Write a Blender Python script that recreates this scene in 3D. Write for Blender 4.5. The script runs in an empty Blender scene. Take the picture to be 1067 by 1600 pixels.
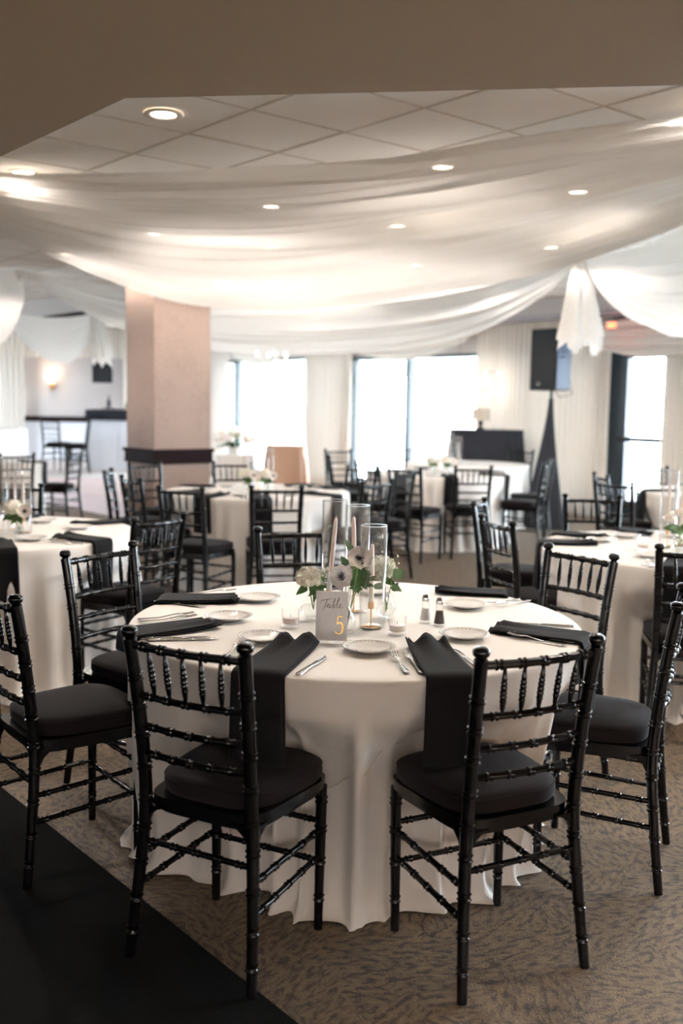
import bpy, bmesh, math, random
from mathutils import Vector, Matrix, noise
random.seed(7)
S = bpy.context.scene
C = S.collection
PI = math.pi
R = math.radians
# ---------------------------------------------------------------- camera
cam_data = bpy.data.cameras.new('camera'); cam = bpy.data.objects.new('camera', cam_data); C.objects.link(cam)
cam_data.sensor_fit = 'HORIZONTAL'; cam_data.sensor_width = 24.0; cam_data.lens = 35.0
cam_data.clip_end = 300
cam.matrix_world = Matrix.Translation((0, 0, 1.5136)) @ Matrix.Rotation(R(90 - 6.269), 4, 'X') @ Matrix.Rotation(R(0.898), 4, 'Z')
cam_data.dof.use_dof = True; cam_data.dof.focus_distance = 3.15; cam_data.dof.aperture_fstop = 1.9
S.camera = cam
# ---------------------------------------------------------------- world, exposure
S.view_settings.view_transform = 'Standard'; S.view_settings.look = 'None'; S.view_settings.gamma = 1.0
S.view_settings.use_curve_mapping = False
S.view_settings.exposure = 1.82
W = bpy.data.worlds.new('sky'); S.world = W; W.use_nodes = True
wn = W.node_tree; wn.nodes.clear()
wo = wn.nodes.new('ShaderNodeOutputWorld'); wb = wn.nodes.new('ShaderNodeBackground')
wb.inputs['Color'].default_value = (0.80, 0.88, 1.0, 1); wb.inputs['Strength'].default_value = 16.0
wn.links.new(wb.outputs[0], wo.inputs[0])
S.cycles.max_bounces = 10; S.cycles.transparent_max_bounces = 24; S.cycles.diffuse_bounces = 5
S.cycles.transmission_bounces = 10; S.cycles.sample_clamp_indirect = 4.0
S.cycles.use_denoising = True
S.cycles.caustics_reflective = False; S.cycles.caustics_refractive = False

SPOT_W = 36.0
LAMP_COL = (1.0, 0.90, 0.79)
LENS_EMIT = 9.0

# ---------------------------------------------------------------- materials
MATS = {}
def mat(name, col=(.8, .8, .8), rough=.6, metal=0, **kw):
    m = bpy.data.materials.new(name); m.use_nodes = True; MATS[name] = m
    b = m.node_tree.nodes['Principled BSDF']
    b.inputs['Base Color'].default_value = (*col, 1); b.inputs['Roughness'].default_value = rough
    b.inputs['Metallic'].default_value = metal
    for k, v in kw.items():
        b.inputs[k.replace('_', ' ')].default_value = v
    return m
def bump_noise(m, scale, strength, dist=.002, detail=2, col_var=0, coord='Object', stretch=None):
    nt = m.node_tree; b = nt.nodes['Principled BSDF']
    tc = nt.nodes.new('ShaderNodeTexCoord'); n = nt.nodes.new('ShaderNodeTexNoise')
    n.inputs['Scale'].default_value = scale; n.inputs['Detail'].default_value = detail
    if stretch:
        mp = nt.nodes.new('ShaderNodeMapping'); mp.inputs['Scale'].default_value = stretch
        nt.links.new(tc.outputs[coord], mp.inputs[0]); nt.links.new(mp.outputs[0], n.inputs['Vector'])
    else:
        nt.links.new(tc.outputs[coord], n.inputs['Vector'])
    bp = nt.nodes.new('ShaderNodeBump'); bp.inputs['Strength'].default_value = strength; bp.inputs['Distance'].default_value = dist
    nt.links.new(n.outputs['Fac'], bp.inputs['Height']); nt.links.new(bp.outputs[0], b.inputs['Normal'])
    if col_var:
        c = b.inputs['Base Color'].default_value[:3]
        mx = nt.nodes.new('ShaderNodeMix'); mx.data_type = 'RGBA'
        mx.inputs['A'].default_value = (*[x * (1 - col_var) for x in c], 1); mx.inputs['B'].default_value = (*[min(1, x * (1 + col_var)) for x in c], 1)
        nt.links.new(n.outputs['Fac'], mx.inputs['Factor']); nt.links.new(mx.outputs['Result'], b.inputs['Base Color'])
    return m
def sheer(name, col, transp, transl, weave=True):
    m = bpy.data.materials.new(name); m.use_nodes = True; MATS[name] = m; nt = m.node_tree; nt.nodes.clear()
    o = nt.nodes.new('ShaderNodeOutputMaterial'); d = nt.nodes.new('ShaderNodeBsdfDiffuse'); t = nt.nodes.new('ShaderNodeBsdfTranslucent')
    x = nt.nodes.new('ShaderNodeBsdfTransparent'); m1 = nt.nodes.new('ShaderNodeMixShader'); m2 = nt.nodes.new('ShaderNodeMixShader')
    d.inputs['Color'].default_value = (*col, 1); t.inputs['Color'].default_value = (*col, 1)
    m1.inputs[0].default_value = transl; m2.inputs[0].default_value = transp
    nt.links.new(d.outputs[0], m1.inputs[1]); nt.links.new(t.outputs[0], m1.inputs[2])
    nt.links.new(m1.outputs[0], m2.inputs[1]); nt.links.new(x.outputs[0], m2.inputs[2]); nt.links.new(m2.outputs[0], o.inputs[0])
    return m
def emis(name, col, st):
    m = bpy.data.materials.new(name); m.use_nodes = True; MATS[name] = m; nt = m.node_tree
    b = nt.nodes['Principled BSDF']; b.inputs['Emission Color'].default_value = (*col, 1); b.inputs['Emission Strength'].default_value = st
    b.inputs['Base Color'].default_value = (*col, 1)
    return m
def glassy(name, tint=(1, 1, 1), edge=.75, rough=.02, ior=1.45, base=.025):
    # thin glass: mostly transparent, glossy by its angle
    m = bpy.data.materials.new(name); m.use_nodes = True; MATS[name] = m; nt = m.node_tree; nt.nodes.clear()
    o = nt.nodes.new('ShaderNodeOutputMaterial'); g = nt.nodes.new('ShaderNodeBsdfGlossy'); x = nt.nodes.new('ShaderNodeBsdfTransparent')
    mx = nt.nodes.new('ShaderNodeMixShader'); lw = nt.nodes.new('ShaderNodeLayerWeight'); lw.inputs['Blend'].default_value = .5; pw = nt.nodes.new('ShaderNodeMath'); pw.operation = 'POWER'; pw.inputs[1].default_value = 3.5
    mp = nt.nodes.new('ShaderNodeMapRange'); mp.inputs['To Min'].default_value = base; mp.inputs['To Max'].default_value = edge
    g.inputs['Roughness'].default_value = rough; x.inputs['Color'].default_value = (*tint, 1)
    nt.links.new(lw.outputs['Facing'], pw.inputs[0]); nt.links.new(pw.outputs[0], mp.inputs['Value']); nt.links.new(mp.outputs[0], mx.inputs[0])
    nt.links.new(x.outputs[0], mx.inputs[1]); nt.links.new(g.outputs[0], mx.inputs[2]); nt.links.new(mx.outputs[0], o.inputs[0])
    return m

LACQ = mat('black_lacquer', (.0025, .0025, .003), .22, Specular_IOR_Level=.26, Coat_Weight=.08, Coat_Roughness=.1)
CUSH = bump_noise(mat('black_cushion_cloth', (.008, .0055, .0065), .95, Specular_IOR_Level=.15, Sheen_Weight=.04, Sheen_Roughness=.5), 700, .3, .001)
NAPK = bump_noise(mat('black_napkin_cloth', (.006, .0055, .0065), .9, Specular_IOR_Level=.15, Sheen_Weight=.02), 600, .35, .001)
CLOTH = bump_noise(mat('ivory_table_linen', (.80, .757, .71), .85, Sheen_Weight=.1), 420, .25, .0012, 3, .04)
HEMLINE = mat('ivory_seam', (.62, .55, .42), .9)
GOLDCLOTH = bump_noise(mat('copper_satin', (.34, .19, .12), .55), 30, .2, .004)
BLACKCLOTH = bump_noise(mat('black_spandex', (.012, .014, .022), .8), 60, .2, .004)
SHEER = sheer('white_sheer', (.95, .93, .905), .085, .35)
SHEERC = sheer('cream_sheer_drape', (.86, .81, .75), .0, .025)
SHEERT = sheer('thin_window_sheer', (.95, .95, .96), .35, .6)
CEIL = bump_noise(mat('ceiling_tile_white', (.93, .91, .89), .95), 220, .5, .003, 4, .03)
GRID = mat('ceiling_grid_metal', (.60, .56, .50), .6)
SOFF = bump_noise(mat('soffit_taupe_paint', (.20, .132, .068), .9), 300, .15, .001)
WALLM = bump_noise(mat('grey_wall_paint', (.60, .56, .55), .9), 120, .2, .002, 2, .03)
DARKW = mat('dark_stained_wood', (.016, .008, .009), .7, Specular_IOR_Level=.05)
FRAME = mat('dark_window_frame', (.012, .022, .03), .5)
BRASS = mat('brushed_gold', (.72, .47, .25), .28, 1)
STEEL = mat('polished_steel', (.72, .70, .68), .16, 1)
CHROME = mat('chrome', (.8, .8, .8), .08, 1)
CHINA = mat('white_china', (.84, .81, .78), .15, Coat_Weight=.5)
WAX = mat('white_wax', (.90, .84, .78), .5, Subsurface_Weight=.2)
GLASS = glassy('clear_glass')
PANE = glassy('window_glass', (.97, 1, 1), .35, .01)
ACRYL = glassy('clear_acrylic', (1, 1, 1), .7, .05)
PAPER = mat('white_card', (.93, .93, .95), .6)
INK = mat('black_ink', (.03, .03, .035), .5)
GOLDINK = mat('gold_foil', (.85, .55, .15), .3, .7)
PETAL = bump_noise(mat('white_petal', (.88, .80, .74), .6, Subsurface_Weight=.1), 40, .3, .002)
HYDR = mat('cream_floret', (.86, .82, .70), .6)
BREATH = mat('small_white_blossom', (.88, .84, .78), .6)
BLACKC = mat('anemone_centre', (.008, .006, .012), .6)
LEAF = mat('green_leaf', (.05, .12, .028), .5)
LEAF2 = mat('pale_green_leaf', (.12, .20, .09), .55)
STEM = mat('green_stem', (.10, .20, .05), .5)
PEPPER = bump_noise(mat('ground_pepper', (.10, .075, .055), .9), 900, 1, .003, 2, .6)
SALT = mat('salt', (.8, .78, .74), .8)
WATER = glassy('water_in_glass', (.93, .96, .95), .5, .02)
PLAST = mat('black_plastic', (.008, .009, .011), .6, Specular_IOR_Level=.25)
PLAST2 = mat('blue_lit_side', (.045, .07, .13), .5)  # door daylight on the speaker side, put into this blue
WHITEP = mat('white_panel', (.78, .80, .86), .5)
SHADE = mat('linen_lamp_shade', (.66, .58, .48), .9)
LENS = emis('lamp_lens', (1.0, .86, .70), LENS_EMIT)
FLAME = emis('candle_bulb', (1.0, .9, .78), 30)
SCONCE = emis('sconce_glass', (1.0, .82, .6), 3.2)
REDE = emis('exit_red', (1, .08, .03), 3)

def wallpaper():
    m = mat('patterned_pink_wallpaper', (.56, .42, .36), .75); nt = m.node_tree; b = nt.nodes['Principled BSDF']
    tc = nt.nodes.new('ShaderNodeTexCoord'); v = nt.nodes.new('ShaderNodeTexVoronoi'); v.inputs['Scale'].default_value = 45
    n = nt.nodes.new('ShaderNodeTexNoise'); n.inputs['Scale'].default_value = 2.2; n.inputs['Detail'].default_value = 4
    nt.links.new(tc.outputs['Object'], v.inputs['Vector']); nt.links.new(tc.outputs['Object'], n.inputs['Vector'])
    r = nt.nodes.new('ShaderNodeValToRGB'); r.color_ramp.elements[0].color = (.195, .13, .10, 1); r.color_ramp.elements[1].color = (.275, .192, .155, 1)
    a = nt.nodes.new('ShaderNodeMath'); a.operation = 'MULTIPLY_ADD'; a.inputs[1].default_value = .6
    nt.links.new(v.outputs['Distance'], a.inputs[0]); nt.links.new(n.outputs['Fac'], a.inputs[2]); nt.links.new(a.outputs[0], r.inputs[0])
    r.color_ramp.elements[0].position = .35; r.color_ramp.elements[1].position = .85
    nt.links.new(r.outputs[0], b.inputs['Base Color'])
    return m
WPAPER = wallpaper()
def carpet():
    m = mat('swirl_pattern_carpet', (.3, .25, .2), .6, Sheen_Weight=.05, Specular_IOR_Level=.5); nt = m.node_tree; b = nt.nodes['Principled BSDF']; L = nt.links.new
    tc = nt.nodes.new('ShaderNodeTexCoord')
    dn = nt.nodes.new('ShaderNodeTexNoise'); dn.inputs['Scale'].default_value = 4.0; L(tc.outputs['Object'], dn.inputs['Vector'])
    ad = nt.nodes.new('ShaderNodeMixRGB'); ad.blend_type = 'ADD'; ad.inputs[0].default_value = .25; L(tc.outputs['Object'], ad.inputs[1]); L(dn.outputs['Color'], ad.inputs[2])
    vo = nt.nodes.new('ShaderNodeTexVoronoi'); vo.inputs['Scale'].default_value = 4.2; L(ad.outputs[0], vo.inputs['Vector'])
    sx = nt.nodes.new('ShaderNodeSeparateColor'); L(vo.outputs['Color'], sx.inputs[0])
    rot = nt.nodes.new('ShaderNodeVectorRotate'); rot.rotation_type = 'Z_AXIS'
    am = nt.nodes.new('ShaderNodeMath'); am.operation = 'MULTIPLY'; am.inputs[1].default_value = 3.1
    L(sx.outputs[0], am.inputs[0]); L(tc.outputs['Object'], rot.inputs['Vector']); L(am.outputs[0], rot.inputs['Angle'])
    mp = nt.nodes.new('ShaderNodeMapping'); mp.inputs['Scale'].default_value = (26, 62, 1); L(rot.outputs[0], mp.inputs[0])
    n1 = nt.nodes.new('ShaderNodeTexNoise'); n1.inputs['Scale'].default_value = 1.0; n1.inputs['Detail'].default_value = 5; n1.inputs['Roughness'].default_value = .55; L(mp.outputs[0], n1.inputs['Vector'])
    r1 = nt.nodes.new('ShaderNodeValToRGB'); e = r1.color_ramp.elements
    e[0].position = .40; e[0].color = (.040, .026, .015, 1); e[1].position = .49; e[1].color = (.138, .089, .046, 1)
    e2 = e.new(.58); e2.color = (.185, .122, .064, 1)
    L(n1.outputs['Fac'], r1.inputs[0])
    mp2 = nt.nodes.new('ShaderNodeMapping'); mp2.inputs['Scale'].default_value = (12, 40, 1); mp2.inputs['Location'].default_value = (4, 9, 0); L(rot.outputs[0], mp2.inputs[0])
    n2 = nt.nodes.new('ShaderNodeTexNoise'); n2.inputs['Scale'].default_value = .8; n2.inputs['Detail'].default_value = 2; L(mp2.outputs[0], n2.inputs['Vector'])
    r2 = nt.nodes.new('ShaderNodeValToRGB'); r2.color_ramp.elements[0].position = .62; r2.color_ramp.elements[1].position = .70
    L(n2.outputs['Fac'], r2.inputs[0])
    mx = nt.nodes.new('ShaderNodeMix'); mx.data_type = 'RGBA'; mx.inputs['B'].default_value = (.10, .058, .033, 1)
    L(r2.outputs[0], mx.inputs['Factor']); L(r1.outputs[0], mx.inputs['A'])
    f = nt.nodes.new('ShaderNodeTexNoise'); f.inputs['Scale'].default_value = 190; f.inputs['Detail'].default_value = 2; L(tc.outputs['Object'], f.inputs['Vector'])
    mx2 = nt.nodes.new('ShaderNodeMix'); mx2.data_type = 'RGBA'; mx2.blend_type = 'MULTIPLY'; mx2.inputs['Factor'].default_value = .75
    fr = nt.nodes.new('ShaderNodeMapRange'); fr.inputs['From Min'].default_value = .3; fr.inputs['From Max'].default_value = .7; fr.inputs['To Min'].default_value = .45; fr.inputs['To Max'].default_value = 1.35
    L(f.outputs['Fac'], fr.inputs['Value']); L(fr.outputs[0], mx2.inputs['B']); L(mx.outputs['Result'], mx2.inputs['A'])
    L(mx2.outputs['Result'], b.inputs['Base Color'])
    bp = nt.nodes.new('ShaderNodeBump'); bp.inputs['Strength'].default_value = .7; bp.inputs['Distance'].default_value = .004
    L(f.outputs['Fac'], bp.inputs['Height']); L(bp.outputs[0], b.inputs['Normal'])
    return m
CARPET = carpet()
BCARPET = bump_noise(mat('black_runner_carpet', (.005, .005, .0045), 1.0, Specular_IOR_Level=.1), 260, .8, .004, 2, .5)
PFLOOR = mat('pale_stage_floor', (.62, .58, .58), .4)
LAWN = bump_noise(mat('pale_lawn', (.66, .66, .62), 1), 3, .3, .02, 3, .3)
CONC = mat('pale_concrete', (.82, .81, .79), .9)
TREEM = bump_noise(mat('tree_foliage', (.26, .33, .28), .9), 3, .8, .2, 4, .4)
BARK = mat('tree_bark', (.12, .09, .07), .9)
DARKLAP = mat('black_counter_top', (.02, .022, .03), .6, Specular_IOR_Level=.2)

# ---------------------------------------------------------------- mesh builder
class MB:
    def __init__(s): s.v = []; s.f = []
    def add(s, vs, fs):
        o = len(s.v); s.v += [tuple(p) for p in vs]; s.f += [tuple(i + o for i in f) for f in fs]; return s
    def box(s, x0, x1, y0, y1, z0, z1, M=None):
        vs = [Vector((x, y, z)) for z in (z0, z1) for y in (y0, y1) for x in (x0, x1)]
        if M: vs = [M @ p for p in vs]
        return s.add(vs, [(0, 2, 3, 1), (4, 5, 7, 6), (0, 1, 5, 4), (2, 6, 7, 3), (0, 4, 6, 2), (1, 3, 7, 5)])
    def prism(s, poly, z0, z1):
        n = len(poly)
        return s.add([(x, y, z0) for x, y in poly] + [(x, y, z1) for x, y in poly],
                     [tuple(range(n))[::-1], tuple(range(n, 2 * n))] + [(i, (i + 1) % n, n + (i + 1) % n, n + i) for i in range(n)])
    def tube(s, pts, rad, seg=8, cap=True):
        pts = [Vector(p) for p in pts]; n = len(pts)
        if not isinstance(rad, (list, tuple)): rad = [rad] * n
        t0 = (pts[1] - pts[0]).normalized(); up = Vector((0, 0, 1)) if abs(t0.z) < .9 else Vector((0, 1, 0))
        vs = []; nx = None
        for i, p in enumerate(pts):
            t = (pts[min(i + 1, n - 1)] - pts[max(i - 1, 0)])
            t = t.normalized() if t.length > 1e-9 else t0
            if nx is None: nx = t.cross(up).normalized()
            else:
                nx = (nx - t * nx.dot(t)); nx.normalize()
            ny = t.cross(nx)
            for k in range(seg):
                a = 2 * PI * k / seg; vs.append(p + (nx * math.cos(a) + ny * math.sin(a)) * rad[i])
        fs = [(i * seg + k, i * seg + (k + 1) % seg, (i + 1) * seg + (k + 1) % seg, (i + 1) * seg + k) for i in range(n - 1) for k in range(seg)]
        if cap: fs += [tuple(range(seg))[::-1], tuple((n - 1) * seg + k for k in range(seg))]
        return s.add(vs, fs)
    def lathe(s, prof, seg=24, c=(0, 0, 0), close=False):
        vs = []
        for r, z in prof:
            for k in range(seg):
                a = 2 * PI * k / seg; vs.append((c[0] + r * math.cos(a), c[1] + r * math.sin(a), c[2] + z))
        n = len(prof)
        fs = [(i * seg + k, i * seg + (k + 1) % seg, (i + 1) * seg + (k + 1) % seg, (i + 1) * seg + k) for i in range(n - 1) for k in range(seg)]
        if close: fs += [tuple(range(seg))[::-1], tuple((n - 1) * seg + k for k in range(seg))]
        return s.add(vs, fs)
    def grid(s, fn, nu, nv, wrap=False):
        vs = [fn(i / (nu if wrap else nu - 1), j / (nv - 1)) for j in range(nv) for i in range(nu)]
        m = nu if wrap else nu - 1
        fs = [(j * nu + i, j * nu + (i + 1) % nu, (j + 1) * nu + (i + 1) % nu, (j + 1) * nu + i) for j in range(nv - 1) for i in range(m)]
        return s.add(vs, fs)
    def ball(s, c, r, nu=10, nv=6, sz=(1, 1, 1)):
        return s.grid(lambda u, v: (c[0] + r * sz[0] * math.sin(PI * v) * math.cos(2 * PI * u), c[1] + r * sz[1] * math.sin(PI * v) * math.sin(2 * PI * u), c[2] - r * sz[2] * math.cos(PI * v)), nu, nv, True)
    def mesh(s, name, m, smooth=True):
        me = bpy.data.meshes.new(name); me.from_pydata(s.v, [], s.f); me.validate(); me.update()
        if smooth:
            for p in me.polygons: p.use_smooth = True
        me.materials.append(m)
        return me
    def build(s, name, m, parent=None, smooth=True, sharp=True):
        return link(name, s.mesh(name, m, smooth), parent, sharp and smooth)
def link(name, me, parent=None, sharp=False):
    if sharp:
        try: me.set_sharp_from_angle(angle=R(40))
        except Exception: pass
    o = bpy.data.objects.new(name, me); C.objects.link(o)
    if parent: o.parent = parent
    return o
def tag(o, label=None, cat=None, group=None, kind=None):
    if label:
        o['label'] = label
    if cat: o['category'] = cat
    if group: o['group'] = group
    if kind: o['kind'] = kind
    return o
def thing(name, label, cat, loc=(0, 0, 0), rz=0, group=None):
    o = bpy.data.objects.new(name, None); C.objects.link(o); o.location = loc; o.rotation_euler = (0, 0, rz); o.empty_display_size = .1
    return tag(o, label, cat, group)
def struct(o): o['kind'] = 'structure'; return o
def dup(root, loc, rz, label, group=None):
    r = root.copy(); C.objects.link(r); r.location = loc; r.rotation_euler = (0, 0, rz); r['label'] = label
    if group: r['group'] = group
    for ch in list(root.children):
        c = ch.copy(); C.objects.link(c); c.parent = r
        for g in list(ch.children):
            d = g.copy(); C.objects.link(d); d.parent = c
    return r

# ---------------------------------------------------------------- the room
U = Vector((-.643, .766, 0)); V = Vector((.766, .643, 0))      # the building's two axes (130 and 40 degrees)
W0 = Vector((3.9, 13.2, 0))
def wp(t, n=0, z=0): return W0 + U * t - V * n + Vector((0, 0, z))   # point along the window wall, n metres into the room
CZ = 2.96; SZ = 2.42
def wallbox(mb, t0, t1, z0, z1, n0=-.12, n1=0.0):
    ps = [wp(t, n, z) for z in (z0, z1) for t, n in ((t0, n0), (t1, n0), (t1, n1), (t0, n1))]
    mb.add(ps, [(0, 3, 2, 1), (4, 5, 6, 7), (0, 1, 5, 4), (1, 2, 6, 5), (2, 3, 7, 6), (3, 0, 4, 7)])
struct(MB().prism([(-12.2, -3.2), (11.6, -3.2), (11.6, 4.2), (10.94, 4.81), (-2.6, 21.2), (-12.2, 21.2)], -.1, 0).build('floor', CARPET, None, False))
def npt(n, t): return Vector((V.x * n, V.y * n, 0)) + U * t
p = [npt(1.40, -6), npt(1.40, 12), npt(-6, 12), npt(-6, -6)]
struct(MB().prism([(q.x, q.y) for q in p], .0, .006).build('floor_runner', BCARPET, None, False))
# ceiling tiles: a 24 inch lay-in grid turned with the building
G0 = Vector((-.41, 4.41, 0)) * (1.4464 / 1.2364)
struct(MB().prism([(-12.2, -3.2), (11.6, -3.2), (11.6, 21.2), (-12.2, 21.2)][::-1], CZ + .03, CZ + .12).build('ceiling', CEIL, None, False))
ceil = bpy.data.objects['ceiling']
tile_me = MB().box(-.301, .301, -.301, .301, 0, .018).mesh('ceiling_tile', CEIL, False)
cnt = 0
Rz = math.atan2(V.y, V.x)
gridmb = MB()
far_tiles = MB()
for i in range(-22, 22):
    for j in range(-14, 32):
        c = G0 + V * (.61 * (i + .5)) + U * (.61 * (j + .5))
        if not (-6.5 < c.x < 7.5 and 2.2 < c.y < 16): continue
        near = c.y < 7.2 and abs(c.x) < .42 * c.y + .7 and c.y > 3.2
        if near:
            o = link('ceiling_tile', tile_me, ceil); o.location = (c.x, c.y, CZ + (.006 if (i * 7 + j * 3) % 11 == 0 else .002)); o.rotation_euler = (0, 0, Rz)
        else:
            far_tiles.box(-.301, .301, -.301, .301, CZ + .002, CZ + .02, Matrix.Translation((c.x, c.y, 0)) @ Matrix.Rotation(Rz, 4, 'Z'))
o = far_tiles.build('ceiling_tile_field', CEIL, ceil, False); o['kind'] = 'stuff'
for i in range(-22, 23):
    a = G0 + V * (.61 * i) + U * (-9); gridmb.box(0, 27, -.007, .007, CZ - .003, CZ + .012, Matrix.Translation(a) @ Matrix.Rotation(math.atan2(U.y, U.x), 4, 'Z'))
for j in range(-14, 33):
    a = G0 + U * (.61 * j) - V * 13; gridmb.box(0, 26, -.007, .007, CZ - .0025, CZ + .0125, Matrix.Translation(a) @ Matrix.Rotation(Rz, 4, 'Z'))
gridmb.build('ceiling_grid', GRID, ceil, False)['kind'] = 'stuff'
# low soffit over the camera
cx0 = Vector((-.675, 3.135, 0))
e1 = cx0 + U * 13; e2 = cx0 + Vector((math.cos(R(-7.2)), math.sin(R(-7.2)), 0)) * 12.3
struct(MB().prism([(cx0.x, cx0.y), (e1.x, e1.y), (-12.2, e1.y), (-12.2, -3.2), (11.55, -3.2), (e2.x, e2.y)], SZ, CZ + .03).build('trim_1', SOFF, None, False))
# outer walls
struct(MB().box(-12.4, -12.2, -3.2, 14.5, 0, 3.1).box(-12.4, -12.2, 17.5, 21.4, 0, 3.1).box(-12.4, -12.2, 14.5, 17.5, 2.5, 3.1).box(-12.4, -12.2, 14.5, 17.5, 0, .3).build('wall_left', WALLM, None, False))
struct(MB().box(-12.4, 11.8, -3.4, -3.2, 0, 3.1).build('wall_near', WALLM, None, False))
struct(MB().box(11.6, 11.8, -3.2, 4.9, 0, 3.1).build('wall_right', WALLM, None, False))
def side_window(name, x, y0, y1, z0, z1, n):
    fr = MB(); fr.box(x - .05, x + .05, y0, y0 + .06, z0, z1); fr.box(x - .05, x + .05, y1 - .06, y1, z0, z1); fr.box(x - .05, x + .05, y0, y1, z0, z0 + .06); fr.box(x - .05, x + .05, y0, y1, z1 - .06, z1)
    r = struct(fr.build(name, FRAME, None, False))
    for k in range(1, n): y = y0 + (y1 - y0) * k / n; MB().box(x - .05, x + .05, y - .03, y + .03, z0, z1).build('mullion', FRAME, r, False)
    MB().box(x - .003, x + .003, y0 + .06, y1 - .06, z0 + .06, z1 - .06).build('pane', PANE, r, False)
    ld = bpy.data.lights.new('portal', 'AREA'); ld.shape = 'RECTANGLE'; ld.size = z1 - z0; ld.size_y = y1 - y0; ld.cycles.is_portal = True
    lo = bpy.data.objects.new('portal', ld); C.objects.link(lo); sg = 1 if x > 0 else -1; lo.location = (x + .2 * sg, (y0 + y1) / 2, (z0 + z1) / 2); lo.rotation_euler = (0, R(90 * sg), 0)
side_window('window_6', -12.3, 14.5, 17.5, .3, 2.5, 2)
# far wall behind the stage, with a window opening at its left
mb = MB(); mb.box(-7.1, -2.2, 21.1, 21.3, 0, 3.1); mb.box(-12.2, -10.4, 21.1, 21.3, 0, 3.1); mb.box(-10.4, -7.1, 21.1, 21.3, 2.5, 3.1); mb.box(-10.4, -7.1, 21.1, 21.3, 0, .5)
struct(mb.build('wall_far', WALLM, None, False))
struct(MB().box(-7.1, -2.7, 21.04, 21.1, 1.02, 1.13).build('trim_2', DARKW, None, False))
struct(MB().box(-7.1, -2.7, 21.07, 21.1, .22, 1.02).build('trim_3', WHITEP, None, False))
# window wall with openings
OPEN = [(6.0, 10.1, .12, 2.34), (.62, 5.8, .12, 2.30), (-.55, .45, 0, 2.24), (-5.0, -.75, .12, 2.3), (-10.2, -5.3, .12, 2.3)]
mb = MB(); edges = sorted([(a, b, c, d) for a, b, c, d in OPEN]); prev = -11.2
for a, b, c, d in edges:
    wallbox(mb, prev, a, 0, 3.1); wallbox(mb, a, b, d, 3.1)
    if c > 0: wallbox(mb, a, b, 0, c)
    prev = b
wallbox(mb, prev, 10.5, 0, 3.1)
struct(mb.build('wall_window', WALLM, None, False))
for k, (a, b, c, d) in enumerate(OPEN):
    isdoor = (k == 2)
    name = 'door_1' if isdoor else 'window_%d' % (k + 1 if k < 2 else k)
    fr = MB(); w = .055
    if isdoor:
        wallbox(fr, b - .27, b, 0, d, -.10, .03); wallbox(fr, a, a + .08, 0, d, -.10, .03); wallbox(fr, a, b, d - .08, d, -.10, .03); wallbox(fr, a, b, 0, .27, -.09, .01)
    else:
        for (p0, p1, q0, q1) in ((a, a + w, c, d), (b - w, b, c, d), (a, b, c, c + w), (a, b, d - w, d)): wallbox(fr, p0, p1, q0, q1, -.1, .02)
    root = struct(fr.build(name, FRAME, None, False))
    if isdoor:
        bar = MB(); wallbox(bar, a + .1, b - .2, 1.055, 1.12, .05, .10); wallbox(bar, a + .1, a + .16, 1.07, 1.11, 0, .06); wallbox(bar, b - .26, b - .2, 1.05, 1.12, 0, .06)
        bar.build('push_bar', PLAST, root, False)
        g = MB(); wallbox(g, a + .08, b - .27, .27, d - .08, -.05, -.045); g.build('pane', PANE, root, False)
    else:
        mid = {0: (6.9, 9.45), 1: (2.2, 4.4), 3: (-2.9,), 4: (-7.7,)}[k]
        for t in mid:
            g = MB(); wallbox(g, t - .045, t + .045, c, d, -.1, .03); g.build('mullion', FRAME, root, False)
        ts = [a + w] + [x for t in mid for x in (t - .045, t + .045)] + [b - w]
        for q in range(0, len(ts), 2):
            g = MB(); wallbox(g, ts[q], ts[q + 1], c + w, d - w, -.05, -.045); g.build('pane', PANE, root, False)
    # portals help sample the daylight coming through real openings
    ld = bpy.data.lights.new('portal', 'AREA'); ld.shape = 'RECTANGLE'; ld.size = (b - a); ld.size_y = d - c; ld.cycles.is_portal = True
    lo = bpy.data.objects.new('portal', ld); C.objects.link(lo)
    lo.matrix_world = Matrix.Translation(wp((a + b) / 2, -.2, (c + d) / 2)) @ Matrix(((U.x, 0, V.x, 0), (U.y, 0, V.y, 0), (0, 1, 0, 0), (0, 0, 0, 1)))
# bulkheads
mb = MB(); wallbox(mb, -11, 10.3, 2.74, CZ + .03, 0, .55); struct(mb.build('trim_4', WALLM, None, False))
mb = MB(); wallbox(mb, -11, 10.3, 2.70, 2.74, .02, .60); struct(mb.build('trim_5', mat('grey_band', (.42, .40, .44), .6), None, False))
# stage with its pale riser, and a beam over its front
a = npt(5.97, 7.35); b = npt(5.97, 14.5)
def nb(mb, n0, n1, t0, t1, z0, z1):
    ps = [npt(n, t) + Vector((0, 0, z)) for z in (z0, z1) for n, t in ((n0, t0), (n1, t0), (n1, t1), (n0, t1))]
    mb.add(ps, [(0, 3, 2, 1), (4, 5, 6, 7), (0, 1, 5, 4), (1, 2, 6, 5), (2, 3, 7, 6), (3, 0, 4, 7)])
A5 = npt(5.97, 10.75); A6 = npt(5.97, 19.3)
struct(MB().prism([(A5.x, A5.y), (-2.75, 14), (-3.0, 21.05), (-12.15, 21.05), (A6.x, A6.y)], 0.0, .22).build('floor_stage', mat('rose_riser', (.62, .50, .50), .7), None, False))
struct(MB().prism([(-2.85, 16.2), (-2.99, 21.04), (-12.1, 21.04), (A6.x, A6.y + .05), (-5.7, 16.25)], .20, .228).build('floor_stage_top', PFLOOR, None, False))
mb = MB(); nb(mb, 6.2, 6.6, 10.6, 20, 2.69, CZ + .03); struct(mb.build('trim_6', WALLM, None, False))
mb = MB(); nb(mb, 6.14, 6.66, 10.6, 20, 2.66, 2.70); struct(mb.build('trim_7', DARKW, None, False))
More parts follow.
